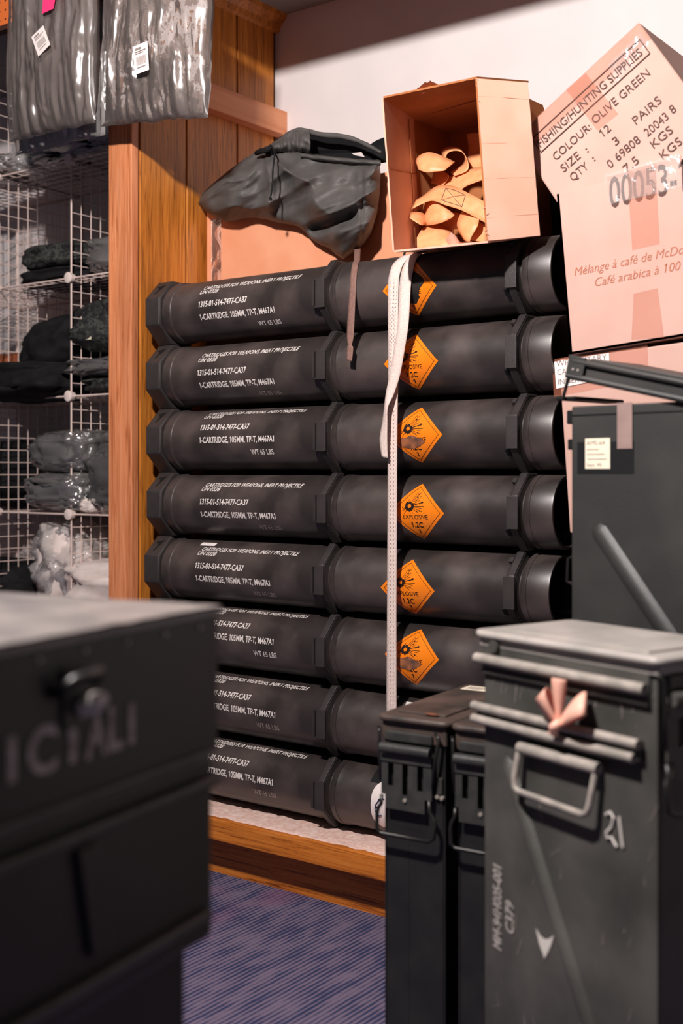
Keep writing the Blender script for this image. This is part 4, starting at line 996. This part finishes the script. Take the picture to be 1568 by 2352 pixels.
# ------------------------------------------------------------------ clothing and bags
def lump(c, s, seed, layers=0, amp=.12, e=.55, nu=64, nv=40, fine=.03, freq=9, skew=0):
    c = Vector(c); s = Vector(s)/2; m = MB()
    sg = lambda x, p: math.copysign(abs(x)**p, x)
    def f(u, v):
        a = 2*math.pi*u; b = math.pi*(v-.5)
        p = Vector((sg(math.cos(b), e)*sg(math.cos(a), e), sg(math.cos(b), e)*sg(math.sin(a), e), sg(math.sin(b), e*1.1)))
        d = 1 + amp*noise.noise((p.x*1.8+seed, p.y*1.8, p.z*1.8)) + amp*.5*noise.noise((p.x*4+seed, p.y*4, p.z*5)) + fine*(1-2*abs(noise.noise((p.x*freq+seed*3, p.y*freq, p.z*freq))))
        if layers: d += .07*abs(math.sin(p.z*math.pi*layers/2 + 1.2*noise.noise((p.x*1.5, p.y*1.5, seed)))) - .05
        q = Vector((p.x*s.x*d, p.y*s.y*d, p.z*s.z*(1+amp*noise.noise((p.x*2+seed*2, p.y*2, 3)))))
        q.x += skew*q.z
        return c + q
    m.grid(f, nu, nv, True); return m
def garment(name, label, c, s, seed, mat=M_cloth, layers=2, film=None, cat='clothing', group=None, amp=.12, e=.5, skew=0, **kw):
    c = Vector(c); root = thing(name, label, cat, (c.x, c.y, c.z - s[2]/2), 0, group)
    lump(c, s, seed, layers, amp, e, skew=skew, **kw).build('folded_cloth', mat, root, smooth=180, world=True)
    if film: lump(c, [s[0]*1.07, s[1]*1.05, s[2]*1.10], seed+.4, 0, amp*1.3, e*1.05, fine=.10, freq=7, skew=skew, nu=90, nv=56).build('plastic_wrap', film, root, smooth=180, world=True)
    return root
GR = 'clothing stored in the wire cubes'
zA, zB, zC, zD = ZG[4], ZG[3], ZG[2], ZG[1]
garment('folded_garment', 'black folded garment with a puffy front, topmost in the upper cube', (-2.935, 2.555, zA+.088), (.27,.27,.085), 1.0, M_dcamo, 2, group=GR)
garment('folded_garment', 'flat black folded garment at the bottom of the upper cube', (-2.94, 2.56, zA+.026), (.30,.28,.050), 2.0, M_cloth, 1, group=GR)
garment('bagged_garment', 'dark garment in shiny clear film next to the partition, upper cube', (-2.62, 2.56, zA+.062), (.29,.28,.115), 3.0, M_greyc, 2, M_film, group=GR)
garment('draped_garment', 'plain black garment slumped across the front of the middle cube', (-3.02, 2.47, zB+.055), (.38,.30,.12), 4.0, M_cloth, 0, group=GR, amp=.2)
garment('draped_garment', 'black trousers heaped in a slope above the middle cube', (-2.94, 2.53, zB+.165), (.26,.26,.20), 5.0, M_cloth, 0, group=GR, amp=.22, skew=.5, e=.75)
garment('camouflage_garment', 'dark camouflage garment bundled high by the partition', (-2.70, 2.56, zB+.215), (.33,.29,.17), 6.0, M_dcamo, 0, group=GR, amp=.25, e=.75, fine=.06)
garment('bagged_garment', 'film-wrapped dark garment under the camouflage bundle', (-2.68, 2.55, zB+.085), (.30,.28,.055), 7.0, M_cloth, 2, M_film, group=GR)
garment('folded_garment', 'dark camouflage garment lying on the middle cube shelf by the partition', (-2.64, 2.55, zB+.030), (.27,.28,.05), 8.0, M_dcamo, 1, group=GR)
MB().box(-2.735, -2.705, 2.408, 2.410, zB+.165, zB+.190).build('cloth_label', M_cream, [o for o in COL.objects if o.get('label','').startswith('dark camouflage garment bundled')][0], world=True)
garment('bagged_garment', 'bulging black garment in crinkled film, lower cube', (-2.86, 2.53, zC+.190), (.24,.26,.125), 9.0, M_cloth, 0, M_film, group=GR, skew=.2)
garment('bagged_garment', 'flatter black garment in crinkled film under the bulging one', (-2.87, 2.54, zC+.068), (.27,.28,.11), 10.0, M_cloth, 2, M_film, group=GR)
garment('folded_garment', 'black garment stack beside the partition in the lower cube', (-2.62, 2.56, zC+.10), (.26,.28,.19), 11.0, M_cloth, 4, M_film_thin, group=GR)
garment('rolled_cloth', 'small white rolled cloth lying in the lower cube', (-2.735, 2.45, zC+.028), (.06,.08,.045), 12.0, M_whitecloth, 0, group=GR)
garment('clear_bag', 'crumpled clear plastic bag of white cloth in the bottom cube', (-2.93, 2.56, zD+.19), (.22,.26,.27), 13.0, M_whitecloth, 0, M_film_w, group=GR, amp=.25, e=.8)
garment('white_cloth', 'white folded cloth spilling beside the crumpled clear bag', (-2.68, 2.54, zD+.135), (.34,.30,.16), 14.0, M_whitecloth, 1, group=GR, amp=.2, skew=.1)
garment('folded_garment', 'brown and black garments at the far left of the lower cube', (-3.32, 2.56, zC+.12), (.30,.28,.22), 15.0, M_cloth, 3, group=GR)
garment('folded_garment', 'dark garments at the far left of the bottom cube', (-3.28, 2.56, zD+.10), (.36,.28,.18), 16.0, M_cloth, 3, group=GR)
garment('folded_garment', 'rust orange cloth behind black garments at the far left', (-3.30, 2.62, zB+.09), (.28,.22,.16), 17.0, mottled('rust_cloth', srgb(96,44,24), srgb(170,92,52), .8, 14), 2, group=GR)
# dark pouch lying behind the crate's far edge
garment('black_pouch', 'soft black pouch lying on the far end of the stencilled crate', (-1.08, .66, top+.020), (.16,.22,.05), 18.0, M_cloth, 0, cat='pouch', amp=.15)

# clear bag lying on top of the cubes
garment('clear_bag', 'flat clear plastic bag with a dark garment on top of the wire cubes', (-2.79, 2.52, ZG[5]+.045), (.46,.26,.075), 19.0, M_cloth, 0, M_film_w, cat='plastic bag', amp=.18, e=.6)
garment('clear_bag', 'hazy plastic bag at the left end on top of the wire cubes', (-3.15, 2.50, ZG[5]+.035), (.34,.26,.06), 20.0, M_greyc, 0, M_film_w, cat='plastic bag', amp=.2, e=.6)

# ------------------------------------------------------------------ bags hanging from the pegboard
def hang(name, label, pxs, Y, thick, mat, film, seed, fold):
    """pxs: outline corners bl, br, tr, tl measured on plane Y"""
    bl, br, tr, tl = [onY(x, y, Y) for x, y in pxs]
    c = (bl+br)/2; root = thing(name, label, 'bagged clothing', c, 0, 'bagged clothing hanging from the pegboard')
    def shell(grow, fn_, nu, nv, inset):
        m = MB()
        def f(u, v, side):
            uu = inset + u*(1-2*inset); vv = inset*.8 + v*(1-inset*.8)
            p = bl.lerp(br, uu).lerp(tl.lerp(tr, uu), vv)
            k = (math.sin(math.pi*u)**.38) * min(1, (math.sin(math.pi*min(v*1.0, .5))**.45) if v < .5 else 1)
            d = thick*grow*k
            return p + Vector((0, (-1 if side else 1)*d + fn_(u, v, side)*k, 0)) + Vector((.004*noise.noise((v*8, seed, u*2)), 0, .006*noise.noise((u*7, seed, v*3)) if v < .2 else 0))
        m.grid(lambda u, v: f(u, v, 1), nu, nv); m.grid(lambda u, v: f(1-u, v, 0), nu, nv); return m
    def folds(u, v, side): return (-1 if side else 0)*(.010*fold*noise.noise((u*7+seed, v*1.3, 2)) + .008*fold*abs(math.sin(u*math.pi*4+seed+1.2*v)) + .006*noise.noise((u*12, v*5, seed)))
    shell(.82, folds, 60, 50, .03).build('garment', mat, root, smooth=180, world=True)
    def crink(u, v, side): return (-1 if side else 1)*(.006 + .040*abs(noise.noise((u*7+seed, v*1.3, 5)))*(1.1-.6*v) + .014*abs(noise.noise((u*17+seed, v*2.0, 9))) + .006*abs(noise.noise((u*5+2*v*3, v*7, seed+3))))
    shell(1.0, crink, 100, 90, -.015).build('clear_bag', film, root, smooth=180, world=True)
    return root
b1 = hang('bagged_garment', 'charcoal garment in a glossy clear bag with a tilted white label', [(24,322),(216,278),(222,-70),(30,-60)], 2.09, .030, M_greyc, M_film_h, 3.0, 1.0)
b2 = hang('bagged_garment', 'camouflage garment in a clear bag with an upright white label', [(234,286),(474,266),(486,-90),(250,-70)], 2.10, .030, M_camo, M_film_h, 8.0, 1.0)
b3 = hang('bagged_garment', 'hazy clear bag hem showing below the charcoal bagged garment', [(38,356),(246,306),(246,120),(34,140)], 2.155, .012, M_cloth, M_film_w, 5.0, .5)
def sticker(root, nm, mat, pxs, Y, lift=0):
    P = [onY(x, y, Y) for x, y in pxs]; mb = MB(); mb.add(P + [p+Vector((0,.0006,0)) for p in P], [(0,1,2,3),(7,6,5,4),(0,4,5,1),(1,5,6,2),(2,6,7,3),(3,7,4,0)]); return mb.build(nm, mat, root, world=True)
s1 = sticker(b1, 'white_label', M_paper, [(72,85),(99,58),(115,102),(88,130)], 2.036)
s2 = sticker(b2, 'white_label', M_paper, [(304,108),(338,94),(342,160),(310,172)], 2.046)
sticker(b1, 'pink_tag', M_pinktag, [(100,-20),(130,-20),(122,20),(96,32)], 2.036)
def bars(root, quad, Y, rows):
    a, b, c, d = [onY(x, y, Y) for x, y in quad]; m = MB()
    for (u0, u1, v0, v1) in rows:
        q = [a.lerp(b, u).lerp(d.lerp(c, u), v) for u, v in ((u0,v0),(u1,v0),(u1,v1),(u0,v1))]; m.add(q, [(0,1,2,3)])
    m.build('print', M_stencil, root, world=True)
rows = [(.15,.55,.10,.18),(.15,.85,.22,.26),(.15,.70,.29,.32)] + [(.18+.055*k, .18+.055*k+.03, .42, .72) for k in range(12)] + [(.2,.8,.78,.82)]
bars(s1, [(72,85),(99,58),(115,102),(88,130)], 2.0355, rows); bars(s2, [(304,108),(338,94),(342,160),(310,172)], 2.0455, rows)
